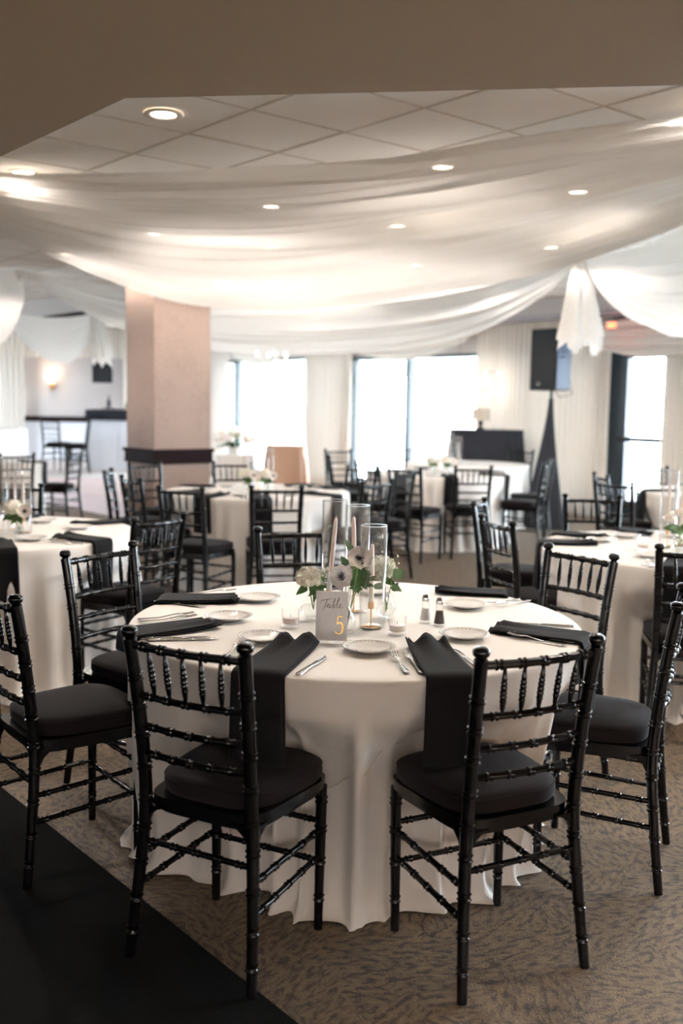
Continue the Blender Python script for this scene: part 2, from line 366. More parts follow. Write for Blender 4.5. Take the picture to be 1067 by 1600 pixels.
# column
CC = Vector((-1.94, 10.3, 0))
def colbox(mb, g, z0, z1):
    ps = [CC + V * x + U * y + Vector((0, 0, z)) for z in (z0, z1) for x, y in ((-g, -g), (.672 + g, -g), (.672 + g, .60 + g), (-g, .60 + g))]
    mb.add(ps, [(0, 3, 2, 1), (4, 5, 6, 7), (0, 1, 5, 4), (1, 2, 6, 5), (2, 3, 7, 6), (3, 0, 4, 7)])
mb = MB(); colbox(mb, 0, 0, CZ); column = tag(struct(mb.build('column', WPAPER, None, False)), 'square column papered in rose beige with dark chair rail', 'column')
mb = MB(); colbox(mb, .02, .845, .99); colbox(mb, .035, .965, 1.0); colbox(mb, .03, .86, .87); mb.build('chair_rail', DARKW, column, False)
mb = MB(); colbox(mb, .015, 0, .1); mb.build('column_base', DARKW, column, False)

# ---------------------------------------------------------------- outside
struct(MB().box(-60, 80, -20, 120, -.4, -.3).build('ground_outside', LAWN, None, False))
mb = MB(); wallbox(mb, -12, 11, -.3, -.12, -4.5, -.12); struct(mb.build('floor_terrace', CONC, None, False))
def tree(x, y, h, r, sd, label):
    root = thing('tree', label, 'tree', (x, y, -.3), 0, 'trees beyond the windows')
    MB().tube([(0, 0, 0), (.1, 0, h * .3), (0, .1, h * .6)], [.25, .2, .1], 8).build('trunk', BARK, root)
    mb = MB(); rr = random.Random(sd)
    for k in range(26):
        a = rr.random() * 2 * PI; q = rr.random() ** .5 * r; z = h * (.35 + .6 * rr.random()); s = r * (.28 + .25 * rr.random())
        q *= math.sin(min(1, (h * 1.05 - z) / (h * .5)) * PI / 2)
        mb.ball((q * math.cos(a), q * math.sin(a), z), s, 9, 6, (1, 1, .8))
    mb.build('crown', TREEM, root)
tree(-7.5, 44, 9, 3.6, 1, 'broad tree beyond the first window from the column'); tree(4.0, 42, 8.5, 3.4, 2, 'round tree behind the second window'); tree(-1.5, 62, 11, 4.5, 3, 'tall distant tree between the two far windows')
tree(21, 46, 9, 3.5, 4, 'tree beyond the glass door'); tree(11.5, 58, 10, 4, 5, 'distant tree right of the dark window mullion')

# ---------------------------------------------------------------- recessed lamps
trim_me = MB().lathe([(.062, .0), (.066, -.006), (.098, -.008), (.102, 0.0), (.098, .004)], 32).mesh('trim_ring', mat('lamp_trim_white', (.8, .76, .7), .5)); lens_me = MB().lathe([(0, .004), (.03, .003), (.063, .008)], 28).mesh('lens', LENS)
def lamp(x, y, label, z=CZ, w=1.0, group='recessed ceiling lamps', wide=False):
    root = thing('recessed_lamp', label, 'ceiling light', (x, y, z - .004), 0, group)
    link('trim_ring', trim_me, root); link('lens', lens_me, root).location = (0, 0, -.008)
    ld = bpy.data.lights.new('lamp_spot', 'SPOT'); ld.energy = SPOT_W * w; ld.color = LAMP_COL; ld.spot_size = R(135); ld.spot_blend = .7; ld.shadow_soft_size = .06
    if wide:      # beam shaped to fill the drape evenly: more light towards the sides than straight down
        ld.color = (1, .90, .82); ld.spot_size = R(158); ld.spot_blend = .35; ld.shadow_soft_size = .03; ld.use_nodes = True; nt = ld.node_tree; em = nt.nodes['Emission']
        tc = nt.nodes.new('ShaderNodeTexCoord'); sp = nt.nodes.new('ShaderNodeSeparateXYZ'); nt.links.new(tc.outputs['Normal'], sp.inputs[0])
        ab = nt.nodes.new('ShaderNodeMath'); ab.operation = 'ABSOLUTE'; nt.links.new(sp.outputs['Z'], ab.inputs[0])
        mx = nt.nodes.new('ShaderNodeMath'); mx.operation = 'MAXIMUM'; mx.inputs[1].default_value = .22; nt.links.new(ab.outputs[0], mx.inputs[0])
        pw = nt.nodes.new('ShaderNodeMath'); pw.operation = 'POWER'; pw.inputs[1].default_value = -2.8; nt.links.new(mx.outputs[0], pw.inputs[0]); nt.links.new(pw.outputs[0], em.inputs['Strength'])
    lo = bpy.data.objects.new('lamp_spot', ld); C.objects.link(lo); lo.parent = root; lo.location = (0, 0, -.03)
LAMPS = [(2.75, 5.95, 'added unseen lamp above the right end of the wide drape', .32), (-3.35, 7.5, 'added unseen lamp above the left end of the wide drape', .32),(-.936, 5.25, 'bare recessed lamp in the open ceiling tiles by the soffit corner', .6), (-2.08, 6.61, 'recessed lamp glowing at the left end of the ceiling drape', .014),  # the first two lamps are added out of view to brighten the drape ends
 (.585, 6.29, 'recessed lamp glowing through the near edge of the ceiling drape', .015), (1.57, 6.94, 'largest lamp glowing through the right part of the ceiling drape', .010),
 (-.56, 7.62, 'recessed lamp glowing through the middle left of the drape', .072), (.42, 8.34, 'recessed lamp glowing through the middle of the drape', .072),
 (-1.68, 8.94, 'lamp glowing through the drape, up and left of the column', .072), (-2.8, 10.27, 'lamp glowing through the drape corner at far left', .072),
 (-.71, 9.56, 'faint lamp behind the drape above and right of the column', .072), (1.88, 9.34, 'lamp behind the drape next to the right knot', .03),
 (.74, 10.67, 'hazy lamp low in the middle of the drape', .072), (-.37, 12.06, 'faint small lamp low in the drape above the chandelier', .072),
 (.24, 3.95, 'recessed lamp just beyond the soffit, over the front table', .7), (1.76, 4.89, 'recessed lamp past the right edge of the open ceiling', .13), (2.94, 3.49, 'recessed lamp over the right end of the soffit', 1.2),
 (3.5, 7.3, 'recessed lamp above the right hand drape', .006), (3.4, 9.6, 'recessed lamp near the glass door', .25)]
for x, y, l, w in LAMPS: lamp(x, y, l, CZ, w, wide=(w < .2 or 'wide drape' in l))
for x_, y_, l_ in ((.9, -2.2, 'unseen fill lamp added in the soffit behind the camera, right one'), (-1.4, -2.3, 'unseen fill lamp added in the soffit behind the camera, left one'), (3.4, -2.0, 'unseen fill lamp added in the soffit to the right of the camera'), (-3.6, -1.6, 'unseen fill lamp added at the rear left of the soffit')):  # unseen lamps added as front fill for cloth and chairs
    lamp(x_, y_, l_, SZ, 36.0 if x_ > 0 else 6.0)
lamp(-4.3, 19.0, 'recessed lamp over the stage beside the column', 2.9, .8)

# ---------------------------------------------------------------- ceiling drapery
def lerp_row(row, s):
    for k in range(len(row) - 1):
        if s <= row[k + 1][0] or k == len(row) - 2:
            s0, s1 = row[k][0], row[k + 1][0]; f = (s - s0) / (s1 - s0)
            pm = Vector(row[max(k - 1, 0)][1]); p0 = Vector(row[k][1]); p1 = Vector(row[k + 1][1]); p2 = Vector(row[min(k + 2, len(row) - 1)][1])
            sm = row[max(k - 1, 0)][0]; s2 = row[min(k + 2, len(row) - 1)][0]
            m0 = (p1 - pm) / (s1 - sm) * (s1 - s0); m1 = (p2 - p0) / (s2 - s0) * (s1 - s0)
            f2 = f * f; f3 = f2 * f
            return p0 * (2 * f3 - 3 * f2 + 1) + m0 * (f3 - 2 * f2 + f) + p1 * (-2 * f3 + 3 * f2) + m1 * (f3 - f2)
def urow(us, ps): return [((u - us[0]) / (us[-1] - us[0]), p) for u, p in zip(us, ps)]
def swag(name, label, rows, amp, nu=110, nv=70, seed=0, freq=9, endpinch=.6, material=None, group=None):
    mb = MB(); n = len(rows)
    def fn(u, v):
        P = [lerp_row(r, u) for r in rows]
        if n == 2: q = P[0].lerp(P[1], v)
        else:
            a = (1 - v) * (1 - 2 * v); b = 4 * v * (1 - v); c = v * (2 * v - 1); q = P[0] * a + P[1] * b + P[2] * c
        d = (P[-1] - P[0]).normalized(); nrm = Vector((0, -.45, -.9))
        w = noise.noise(Vector((v * freq + 1.1 * noise.noise(Vector((u * 2.2, v * 2, seed))), u * 1.1, seed * 3.7)))
        w2 = noise.noise(Vector((v * freq * 2.6, u * 1.6, seed * 1.3 + 9)))
        w = 1 - abs(w) * 2.2
        e = 1 - endpinch * abs(2 * u - 1) ** 2
        return q + nrm * (amp * e * (w * .7 + w2 * .45)) 
    mb.grid(fn, nu, nv)
    o = mb.build(name, material or SHEER, None, True, False)
    return tag(o, label, 'ceiling drape', group)
near = urow([-120, 0, 200, 400, 600, 800, 1067, 1200], [(-2.6, 6.304, 2.93), (-2.107, 6.24, 2.9), (-1.29, 6.053, 2.87), (-0.512, 5.79, 2.85), (0.197, 5.488, 2.85), (0.825, 5.173, 2.87), (1.609, 4.961, 2.91), (1.986, 4.891, 2.94)])
midr = urow([-120, 0, 200, 400, 600, 800, 1067, 1200], [(-2.824, 6.838, 2.93), (-2.398, 7.085, 2.86), (-1.486, 6.962, 2.68), (-0.588, 6.676, 2.6), (0.236, 6.343, 2.62), (0.98, 6.058, 2.7), (1.894, 5.796, 2.86), (2.299, 5.63, 2.93)])
farr = urow([-120, 0, 100, 260, 400, 550, 700, 850, 1000, 1067, 1200], [(-3.101, 7.498, 2.93), (-2.766, 8.159, 2.84), (-2.423, 8.759, 2.72), (-1.659, 9.424, 2.5), (-0.834, 9.517, 2.44), (0.064, 9.036, 2.44), (0.86, 8.476, 2.5), (1.578, 8.078, 2.62), (2.183, 7.571, 2.78), (2.402, 7.29, 2.84), (2.765, 6.726, 2.93)])
swag('ceiling_swag', 'wide white sheer sweeping across the whole ceiling above the tables', [near, midr, farr], .11, 140, 190, 1, 11)
s2b = urow([38, 100, 195, 330, 430, 540, 650, 750, 850, 905], [(-3.634, 11.5, 2.906), (-3.299, 11.9, 2.652), (-2.653, 12.2, 2.35), (-1.608, 12.2, 2.136), (-0.832, 12.2, 2.095), (0.02, 12.0, 2.113), (0.821, 11.5, 2.173), (1.478, 11.0, 2.327), (2.003, 10.2, 2.627), (2.247, 9.78, 2.9)])
s2t = urow([38, 100, 195, 330, 430, 540, 650, 750, 850, 905], [(-3.633, 11.3, 2.93), (-3.295, 11.6, 2.92), (-2.648, 11.7, 2.86), (-1.609, 11.6, 2.76), (-0.839, 11.5, 2.72), (0.008, 11.3, 2.72), (0.804, 10.9, 2.76), (1.46, 10.5, 2.82), (1.992, 9.95, 2.88), (2.246, 9.70, 2.93)])
swag('ceiling_swag', 'white sheer swag hanging behind the column between two ceiling knots', [s2t, s2b], .07, 100, 90, 2, 6, .9)
srt = urow([912, 980, 1067, 1150, 1250], [(2.281, 9.75, 2.933), (2.5, 9.05, 2.93), (2.655, 8.05, 2.93), (2.82, 7.4, 2.93), (3.08, 6.95, 2.93)])
srb = urow([912, 940, 975, 1020, 1067, 1150, 1250], [(2.283, 9.75, 2.885), (2.43, 9.6, 2.582), (2.595, 9.4, 2.376), (2.76, 9.05, 2.235), (2.817, 8.4, 2.125), (3.012, 7.6, 2.105), (3.3, 7.0, 2.35)])
srm = [(s, (lerp_row(srt, s) * .5 + lerp_row(srb, s) * .5 + Vector((.05, .12, -.02)) * math.sin(PI * s))) for s in (0, .1, .25, .4, .6, .8, 1)]
srm = [(s, tuple(p)) for s, p in srm]
swag('ceiling_swag', 'white swag curving down right from the knot by the speaker', [srt, srm, srb], .06, 90, 70, 3, 6, .8)
slt = urow([0, 1, 2, 3, 4], [(-3.662, 11.5, 2.934), (-3.947, 11.2, 2.933), (-4.115, 10.9, 2.931), (-4.268, 10.6, 2.934), (-4.447, 10.4, 2.94)])
slb = urow([0, 1, 2, 3, 4, 5], [(-3.648, 11.5, 2.892), (-3.576, 11.3, 2.588), (-3.631, 11.1, 2.29), (-3.721, 10.9, 2.103), (-4.025, 10.6, 2.014), (-4.456, 10.4, 2.678)])
swag('ceiling_swag', 'white swag at the left edge, left of the lit knot', [slt, slb], .05, 60, 40, 4, 5, .8)
# a small swag on the beam above the stage
st = urow([0, 1, 2], [(-4.55, 13.5, 2.66), (-3.85, 13.45, 2.60), (-3.25, 13.35, 2.63)])
sb = urow([0, 1, 2, 3, 4], [(-4.55, 13.4, 2.60), (-4.15, 13.3, 2.17), (-3.70, 13.25, 1.96), (-3.38, 13.25, 2.2), (-3.24, 13.3, 2.58)])
swag('ceiling_swag', 'small white swag hung under the stage beam', [st, sb], .04, 60, 40, 5, 5, .8)
def tail(name, label, x, y, ztop, zb, wtop, wbot, seed, lean=0):
    mb = MB(); rr = random.Random(seed); ph = [rr.random() * 6 for _ in range(4)]
    def fn(u, v):
        w = wtop + (wbot - wtop) * v ** .8
        a = 2 * PI * u
        r = 1 + .22 * math.sin(7 * a + ph[0]) + .12 * math.sin(12 * a + ph[1])
        zz = ztop + (zb + .10 * abs(math.sin(2.5 * a + ph[2])) + .12 * u - ztop) * v
        return (x + lean * v + w * r * math.cos(a), y + .45 * w * r * math.sin(a), zz)
    mb.grid(fn, 96, 26, True)
    return tag(mb.build(name, label and SHEER, None, True, False), label, 'ceiling drape')
tail('drape_tail', 'gathered tail of white sheer hanging from the knot in front of the speaker', 2.24, 9.72, 2.93, 1.98, .035, .19, 3, .02)
tail('drape_tail', 'short white tail hanging from the stage swag beside the column', -3.28, 13.3, 2.64, 1.88, .05, .12, 5, .1)
tail('drape_tail', 'short gathered knot of sheer glowing under the lamp at the left edge', -3.66, 11.45, 2.94, 2.72, .04, .09, 8, 0)

# ---------------------------------------------------------------- curtains at the windows
def curtain(t0, t1, z0, z1, label, n=.12, m=None, fold=.09, amp=.035, seed=0, t0b=None, t1b=None):
    mb = MB(); nw = max(24, int(abs(t1 - t0) / fold * 8)); t0b = t0 if t0b is None else t0b; t1b = t1 if t1b is None else t1b
    def fn(u, v):
        z = z1 + (z0 - z1) * v; ta = t0 + (t0b - t0) * v; tb = t1 + (t1b - t1) * v
        t = ta + (tb - ta) * u; k = (t1 - t0) * u / fold
        d = amp * (math.sin(2 * PI * k + 1.5 * noise.noise(Vector((k * .4, v, seed)))) + .5 * noise.noise(Vector((k * 1.7, v * 1.5, seed + 4)))) * (.6 + .4 * v)
        return wp(t, n + d, z)
    mb.grid(fn, nw, 14)
    return tag(mb.build('window_curtain', m or SHEERC, None, True, False), label, 'curtain', 'floor length curtains on the window wall')
curtain(9.58, 10.35, .02, 2.72, 'cream floor length curtain just right of the column', seed=1)
curtain(5.72, 7.0, .02, 2.72, 'cream and white curtain between the two far windows', seed=2)
curtain(1.75, 2.8, .02, 2.72, 'cream curtain between the far window and the speaker', seed=3)
curtain(.38, 1.8, .02, 2.72, 'pale curtain between the speaker and the glass door', seed=4)
curtain(-1.9, -.42, .02, 2.72, 'white curtain right of the glass door', seed=5, m=SHEERC)
curtain(-5.4, -3.9, .02, 2.72, 'cream curtain farther along the wall right of the door', seed=6)
def valance(t0, t1, ztop, sag, label, seed):
    mb = MB()
    def fn(u, v):
        t = t0 + (t1 - t0) * u; par = 4 * u * (1 - u)
        z = ztop - v * (.10 + sag * par); d = .03 * math.sin(v * 26 * (.4 + .6 * par)) + .02 * noise.noise(Vector((v * 7, u * 3, seed)))
        return wp(t, .2 + d + .12 * par * v, z)
    mb.grid(fn, 50, 40)
    tag(mb.build('curtain_valance', SHEERC, None, True, False), label, 'valance', 'white swagged valances above the windows')
valance(6.9, 9.6, 2.72, .42, 'white swagged valance over the window beside the column', 1)
valance(2.6, 6.0, 2.72, .42, 'white swagged valance over the wide far window', 2)
valance(-2.2, 1.2, 2.66, .42, 'white swagged valance over the glass door', 3)
# curtains of the far stage wall
def ycurtain(x0, x1, z0, z1, y, label, seed, fold=.12):
    mb = MB()
    mb.grid(lambda u, v: (x0 + (x1 - x0) * u, y + .04 * math.sin(2 * PI * (x1 - x0) * u / fold + noise.noise(Vector((u * 5, v, seed)))), z1 + (z0 - z1) * v), max(30, int((x1 - x0) / fold * 8)), 8)
    tag(mb.build('window_curtain', SHEERC, None, True, False), label, 'curtain', 'curtains on the wall behind the stage')
ycurtain(-7.6, -6.65, .23, 2.9, 20.9, 'white curtain left of the grey stage wall', 1)
ycurtain(-10.6, -7.4, .23, 2.9, 21.0, 'wide bright sheer over the far left window', 2)
ycurtain(-4.55, -3.2, .23, 2.9, 20.7, 'pale yellow curtain behind the bar', 3)
ycurtain(-7.1, -2.7, 2.35, 2.95, 20.95, 'white sheer pelmet above the grey stage wall', 4)
fr = MB(); fr.box(-10.4, -10.3, 21.1, 21.2, .5, 2.5); fr.box(-7.2, -7.1, 21.1, 21.2, .5, 2.5); fr.box(-10.4, -7.1, 21.1, 21.2, .5, .6); fr.box(-10.4, -7.1, 21.1, 21.2, 2.4, 2.5); fr.box(-8.8, -8.7, 21.1, 21.2, .5, 2.5)
w5 = struct(fr.build('window_5', FRAME, None, False)); MB().box(-10.3, -7.2, 21.15, 21.155, .6, 2.4).build('pane', PANE, w5, False)
ld = bpy.data.lights.new('portal', 'AREA'); ld.shape = 'RECTANGLE'; ld.size = 3.3; ld.size_y = 2.0; ld.cycles.is_portal = True
lo = bpy.data.objects.new('portal', ld); C.objects.link(lo); lo.location = (-8.75, 21.35, 1.5); lo.rotation_euler = (R(90), 0, PI)
lo.rotation_euler = (R(-90), 0, 0)

# ================================================================ CHAIRS
def rod_pts(path, r, nodes, taper=None, bump=.26, step=.04):
    """positions and radii along a polyline with paired bamboo rings at the given fractions"""
    P = [Vector(p) for p in path]; L = [0]
    for i in range(1, len(P)): L.append(L[-1] + (P[i] - P[i - 1]).length)
    T = L[-1]; ss = set([0, T])
    k = int(T / step)
    for i in range(1, k): ss.add(T * i / k)
    ring = {}
    for n in nodes:
        for o, f in ((-.0105, 1), (-.0085, 1 + bump), (-.006, 1 + bump), (-.003, 1.0), (.003, 1.0), (.006, 1 + bump), (.0085, 1 + bump), (.0105, 1)):
            q = n * T + o
            if 0 < q < T: ring[q] = f
    ss = [q for q in ss if all(abs(q - z) > .012 for z in ring)] + list(ring); ss.sort()
    pts = []; rad = []
    for q in ss:
        i = 1
        while i < len(L) - 1 and q > L[i]: i += 1
        f = (q - L[i - 1]) / max(1e-9, L[i] - L[i - 1]); pts.append(P[i - 1].lerp(P[i], f))
        rr = r if taper is None else taper(q / T)
        rad.append(rr * ring.get(q, 1.0))
    return pts, rad
def rounded_trap(wf, wb, yf, yb, n=40, e=.36):
    out = []
    for k in range(n):
        a = 2 * PI * k / n; c, s_ = math.cos(a), math.sin(a)
        x = math.copysign(abs(c) ** e, c); y = math.copysign(abs(s_) ** e, s_)
        f = (y + 1) / 2; w = wb + (wf - wb) * f
        out.append((x * w, yb + (yf - yb) * f))
    return out
def smooth_path(P, n=5):
    out = []
    row = [(i, p) for i, p in enumerate(P)]
    for k in range((len(P) - 1) * n + 1): out.append(lerp_row(row, k / n))
    return out
CH = {}
def chair_meshes():
    for sx in (-1, 1):
        path = smooth_path([(sx * .197, -.243, 0), (sx * .183, -.217, .22), (sx * .172, -.202, .40), (sx * .169, -.206, .52), (sx * .171, -.222, .68), (sx * .176, -.243, .83), (sx * .179, -.254, .895)])
        nodes = [.09, .19, .30, .41, .50, .60, .70, .79, .88]
        pts, rad = rod_pts(path, .0165, nodes, lambda t: .0135 + .0045 * math.sin(min(1, t * 1.5) * PI / 2), .2)
        mb = MB().tube(pts, rad, 10)
        c = Vector(path[-1]); mb.lathe([(.011, -.004), (.013, .004), (.0205, .010), (.0225, .018), (.0215, .025), (.015, .031), (0.0005, .0325)], 12, tuple(c))
        CH['post%d' % sx] = mb.mesh('back_post', LACQ)
        pts, rad = rod_pts([(sx * .178, .141, 0), (sx * .180, .148, .43)], .0155, [.22, .48, .70, .90], lambda t: .0125 + .0035 * min(1, t * 1.4), .2)
        CH['leg%d' % sx] = MB().tube(pts, rad, 10).mesh('leg', LACQ)
    def rod(name, a, b, r, nodes, sag=0):
        a = Vector(a); b = Vector(b); path = [a.lerp(b, k / 8) + Vector((0, -sag * math.sin(PI * k / 8), 0)) for k in range(9)]
        pts, rad = rod_pts(path, r, nodes, None, .3); return MB().tube(pts, rad, 8).mesh(name, LACQ)
    n4 = [.14, .32, .5, .68, .86]
    CH['top'] = rod('top_rail', (-.178, -.249, .878), (.178, -.249, .878), .0115, n4, .022)
    for i, (z, y, w) in enumerate(((.741, -.231, .173), (.655, -.219, .171), (.578, -.211, .169))):
        CH['rail%d' % i] = rod('back_rail', (-w, y, z), (w, y, z), .0098, n4, .020)
    for i in range(5):
        f = (i - 2) / 2; xt = f * .112; xb = f * .105; s = -.021 * math.cos(f * .9)
        a = Vector((xb, -.231 + s, .748)); b = Vector((xt, -.249 + s, .872))
        pts, rad = rod_pts([a, b], .007, [.30, .5, .70], lambda t: .0036 + .0046 * math.sin(PI * min(1, max(0, t)) ** .8) ** .8, .16, .012)
        CH['sp%d' % i] = MB().tube(pts, rad, 8).mesh('spindle', LACQ)
    n3 = [.12, .3, .5, .7, .88]
    CH['st0'] = rod('stretcher', (-.179, .147, .322), (.179, .147, .322), .0085, n3)
    CH['st1'] = rod('stretcher', (-.179, .144, .205), (.179, .144, .205), .0085, n3)
    CH['st2'] = rod('stretcher', (-.179, -.208, .330), (.179, -.208, .330), .0085, n3)
    for i, sx in enumerate((-1, 1)):
        CH['st%d' % (3 + 2 * i)] = rod('stretcher', (sx * .179, .146, .30), (sx * .179, -.212, .288), .0085, n3)
        CH['st%d' % (4 + 2 * i)] = rod('stretcher', (sx * .178, .144, .222), (sx * .184, -.220, .205), .0085, n3)
    # seat frame with curved brackets
    out = rounded_trap(.205, .178, .188, -.205); mb = MB(); mb.prism(out, .428, .456)
    inn = [(x * .94, y * .94) for x, y in out]; mb.prism(inn, .412, .428)
    for sx in (-1, 1):
        for (ax, ay, bx, by) in ((sx * .172, -.19, sx * .174, -.13), (sx * .165, -.202, sx * .105, -.202), (sx * .18, .14, sx * .18, .085), (sx * .172, .147, sx * .115, .147)):
            a = Vector((ax, ay, 0)); b = Vector((bx, by, 0)); d = (b - a).normalized(); nn = Vector((-d.y, d.x, 0)) * .007; L = (b - a).length
            prof = [(0, .43), (0, .355)] + [(L * (1 - math.cos(t)), .355 + .072 * math.sin(t)) for t in (.35, .75, 1.15, 1.5)] + [(L, .43)]
            vs = [a + d * q + nn * s_ + Vector((0, 0, z)) for s_ in (-1, 1) for q, z in prof]; m = len(prof)
            mb.add(vs, [tuple(range(m)), tuple(range(m, 2 * m))[::-1]] + [(i, (i + 1) % m, m + (i + 1) % m, m + i) for i in range(m)])
    CH['seat'] = mb.mesh('seat', LACQ)
    mb = MB(); out = rounded_trap(.208, .172, .195, -.185, 44, .55); n = len(out)
    lev = [(.97, .457), (1.0, .466), (1.005, .482), (.995, .496), (.96, .505), (.88, .511), (.6, .517), (.25, .519)]
    vs = [(x * s_, y * s_, z) for s_, z in lev for x, y in out] + [(0, 0, .519)]
    fs = [(j * n + i, j * n + (i + 1) % n, (j + 1) * n + (i + 1) % n, (j + 1) * n + i) for j in range(len(lev) - 1) for i in range(n)] + [((len(lev) - 1) * n + i, (len(lev) - 1) * n + (i + 1) % n, len(lev) * n) for i in range(n)] + [tuple(range(n))[::-1]]
    mb.add(vs, fs); CH['cushion'] = mb.mesh('cushion', CUSH)
    mb = MB(); pts = [(x * .995, y * .995, .497) for x, y in out]; mb.tube(pts + [pts[0]], .0022, 5, False); CH['piping'] = mb.mesh('piping', CUSH)
chair_meshes()
for k_ in list(CH):
    try: CH[k_].set_sharp_from_angle(angle=R(45))
    except Exception: pass
def make_chair(label):
    t = thing('chiavari_chair', label, 'chair', group='black ballroom chairs')
    link('seat', CH['seat'], t); c = link('cushion', CH['cushion'], t); link('piping', CH['piping'], c)
    for s in (-1, 1): link('leg', CH['leg%d' % s], t); link('back_post', CH['post%d' % s], t)
    link('top_rail', CH['top'], t)
    for i in range(3): link('back_rail', CH['rail%d' % i], t)
    for i in range(5): link('spindle', CH['sp%d' % i], t)
    for i in range(7): link('stretcher', CH['st%d' % i], t)
    return t
CHAIRS = {}
chair0 = None
def chair(tab, x, y, a, label, z=0):
    global chair0
    if chair0 is None:
        chair0 = make_chair(label); chair0.location = (x, y, z); chair0.rotation_euler = (0, 0, a)
    else: dup(chair0, (x, y, z), a, label)
    CHAIRS.setdefault(tab, []).append((x, y, a))
T_MAIN = (.054, 3.4); T_LEFT = (-1.95, 5.55); T_RIGHT = (1.86, 5.30); T_COL = (-.71, 8.35); T_MID = (1.05, 10.9); T_BACK = (1.60, 12.72); T_DOOR = (3.49, 8.9); T_STEP = (-4.25, 11.6)
for args in [
 ('main', .395, 2.685, .458, 'black chair in front of the table 5 sign, the right one of the front pair'),
 ('main', -.272, 2.69, -.48, 'black chair at the front of the table 5 sign, the left of the pair'),
 ('main', .855, 3.24, 1.20, 'black chair seen side on, pushed in at the right of the front table'),
 ('main', -.885, 3.235, -.90, 'black chair half on the dark runner at the left edge of the photo'),
 ('main', -.76, 3.83, -2.17, 'black chair facing right, at the front table beside its two left napkins'),
 ('main', -.16, 4.46, -2.9, 'black chair on the far side of the front table behind the white hydrangea'),
 ('main', .79, 3.97, 2.18, 'black chair with glossy rails behind the right napkins of the front table'),
 ('left', -1.15, 5.25, .98, 'black chair turned to the left table, its brownish seat lit'),
 ('left', -2.2, 6.6, -2.9, 'black chair across the left table, behind its small anemone'),
 ('left', -1.35, 4.55, .85, ''),
 ('right', 1.06, 5.30, -1.25, 'black chair at the left end of the right table, nearer of two overlapping'),
 ('right', 1.10, 6.12, -1.9, 'black chair at the left end of the right table, half hidden behind another chair'),
 ('right', 1.66, 6.43, 3.03, 'black chair beyond the right table, in front of the pale carpet'),
 ('right', 1.61, 4.50, -.2, 'black chair near the right edge with a napkin hanging onto its seat'),
 ('col', -1.42, 7.80, -.95, 'black chair left of the column table, its five spindles against the riser'),
 ('col', -1.0, 7.05, -.45, 'black chair turned to the column table, just behind the lit seat'),
 ('col', -.50, 7.28, .15, 'black chair facing the column table with a napkin seen through its back'),
 ('col', .08, 7.85, .86, 'black chair with blue glints on its rails right of the column table'),
 ('col', .32, 8.65, 1.95, 'black chair at the right of the column table behind the blue glinting one'),
 ('col', .02, 9.2, 2.43, 'black chair behind the right end of the column table'),
 ('col', -1.68, 9.25, -2.3, 'black chair standing against the dark rail of the column'),
 ('col', -1.02, 9.5, -2.9, 'black chair behind the column table under the big floral arrangement'),
 ('col', -1.72, 8.4, -1.5, 'black chair seen edge on left of the column table'),
 ('mid', 1.25, 9.95, .12, 'black chair facing the middle table with a napkin through its back'),
 ('mid', .45, 10.25, -.9, 'black chair at the left side of the middle table below the mullion'),
 ('mid', .74, 9.66, -.62, 'black chair side on beside the hanging napkin of the middle table'),
 ('mid', 1.9, 10.55, 1.25, 'black chair right of the middle table, rails shining pale blue'),
 ('mid', 2.12, 11.3, 1.5, 'black chair behind the blue shining one, beside the speaker stand'),
 ('back', 2.28, 13.28, 2.6, 'black chair right in front of the black draped table'),
 ('back', .92, 13.45, -2.9, 'thin looking black chair against the bright window by the mullion'),
 ('back', .05, 12.6, -2.7, 'black chair against the white curtain, the farthest of that cluster'),
 ('back', .10, 11.2, -1.5, 'black chair seen edge on in front of the white curtain'),
 ('door', 2.55, 8.85, -1.5, 'black chair seen edge on at the left end of the door table'),
 ('door', 2.38, 8.15, -.9, 'black chair in front of the dark edge of the glass door'),
 ('door', 3.2, 9.85, -2.9, 'black chair outlined against the bright glass door'),
 ('step', -3.62, 10.85, .6, 'black chair at the far left table, seen from behind its back'),
 ('step', -3.38, 11.75, 1.4, 'black chair right of the far left table in front of the stage riser'),
 ('step', -4.35, 10.75, 0.0, 'black chair at the very left below the far left table'),
]:
    if args[4]: chair(*args)
for x, y, a, l in [(-5.05, 17.7, -.3, 'dark chair on the stage left of the white bar, its back to us'), (-4.65, 17.3, 1.9, 'dark chair on the stage beside the bar, nearer of the two'),
                   (-6.3, 15.9, .2, 'dark chair on the stage in front of the white draped table'), (-6.95, 17.2, -1.4, 'dark chair at the far left on the stage')]:
    chair('stage', x, y, a, l, .228 if y > 16.3 else .22)

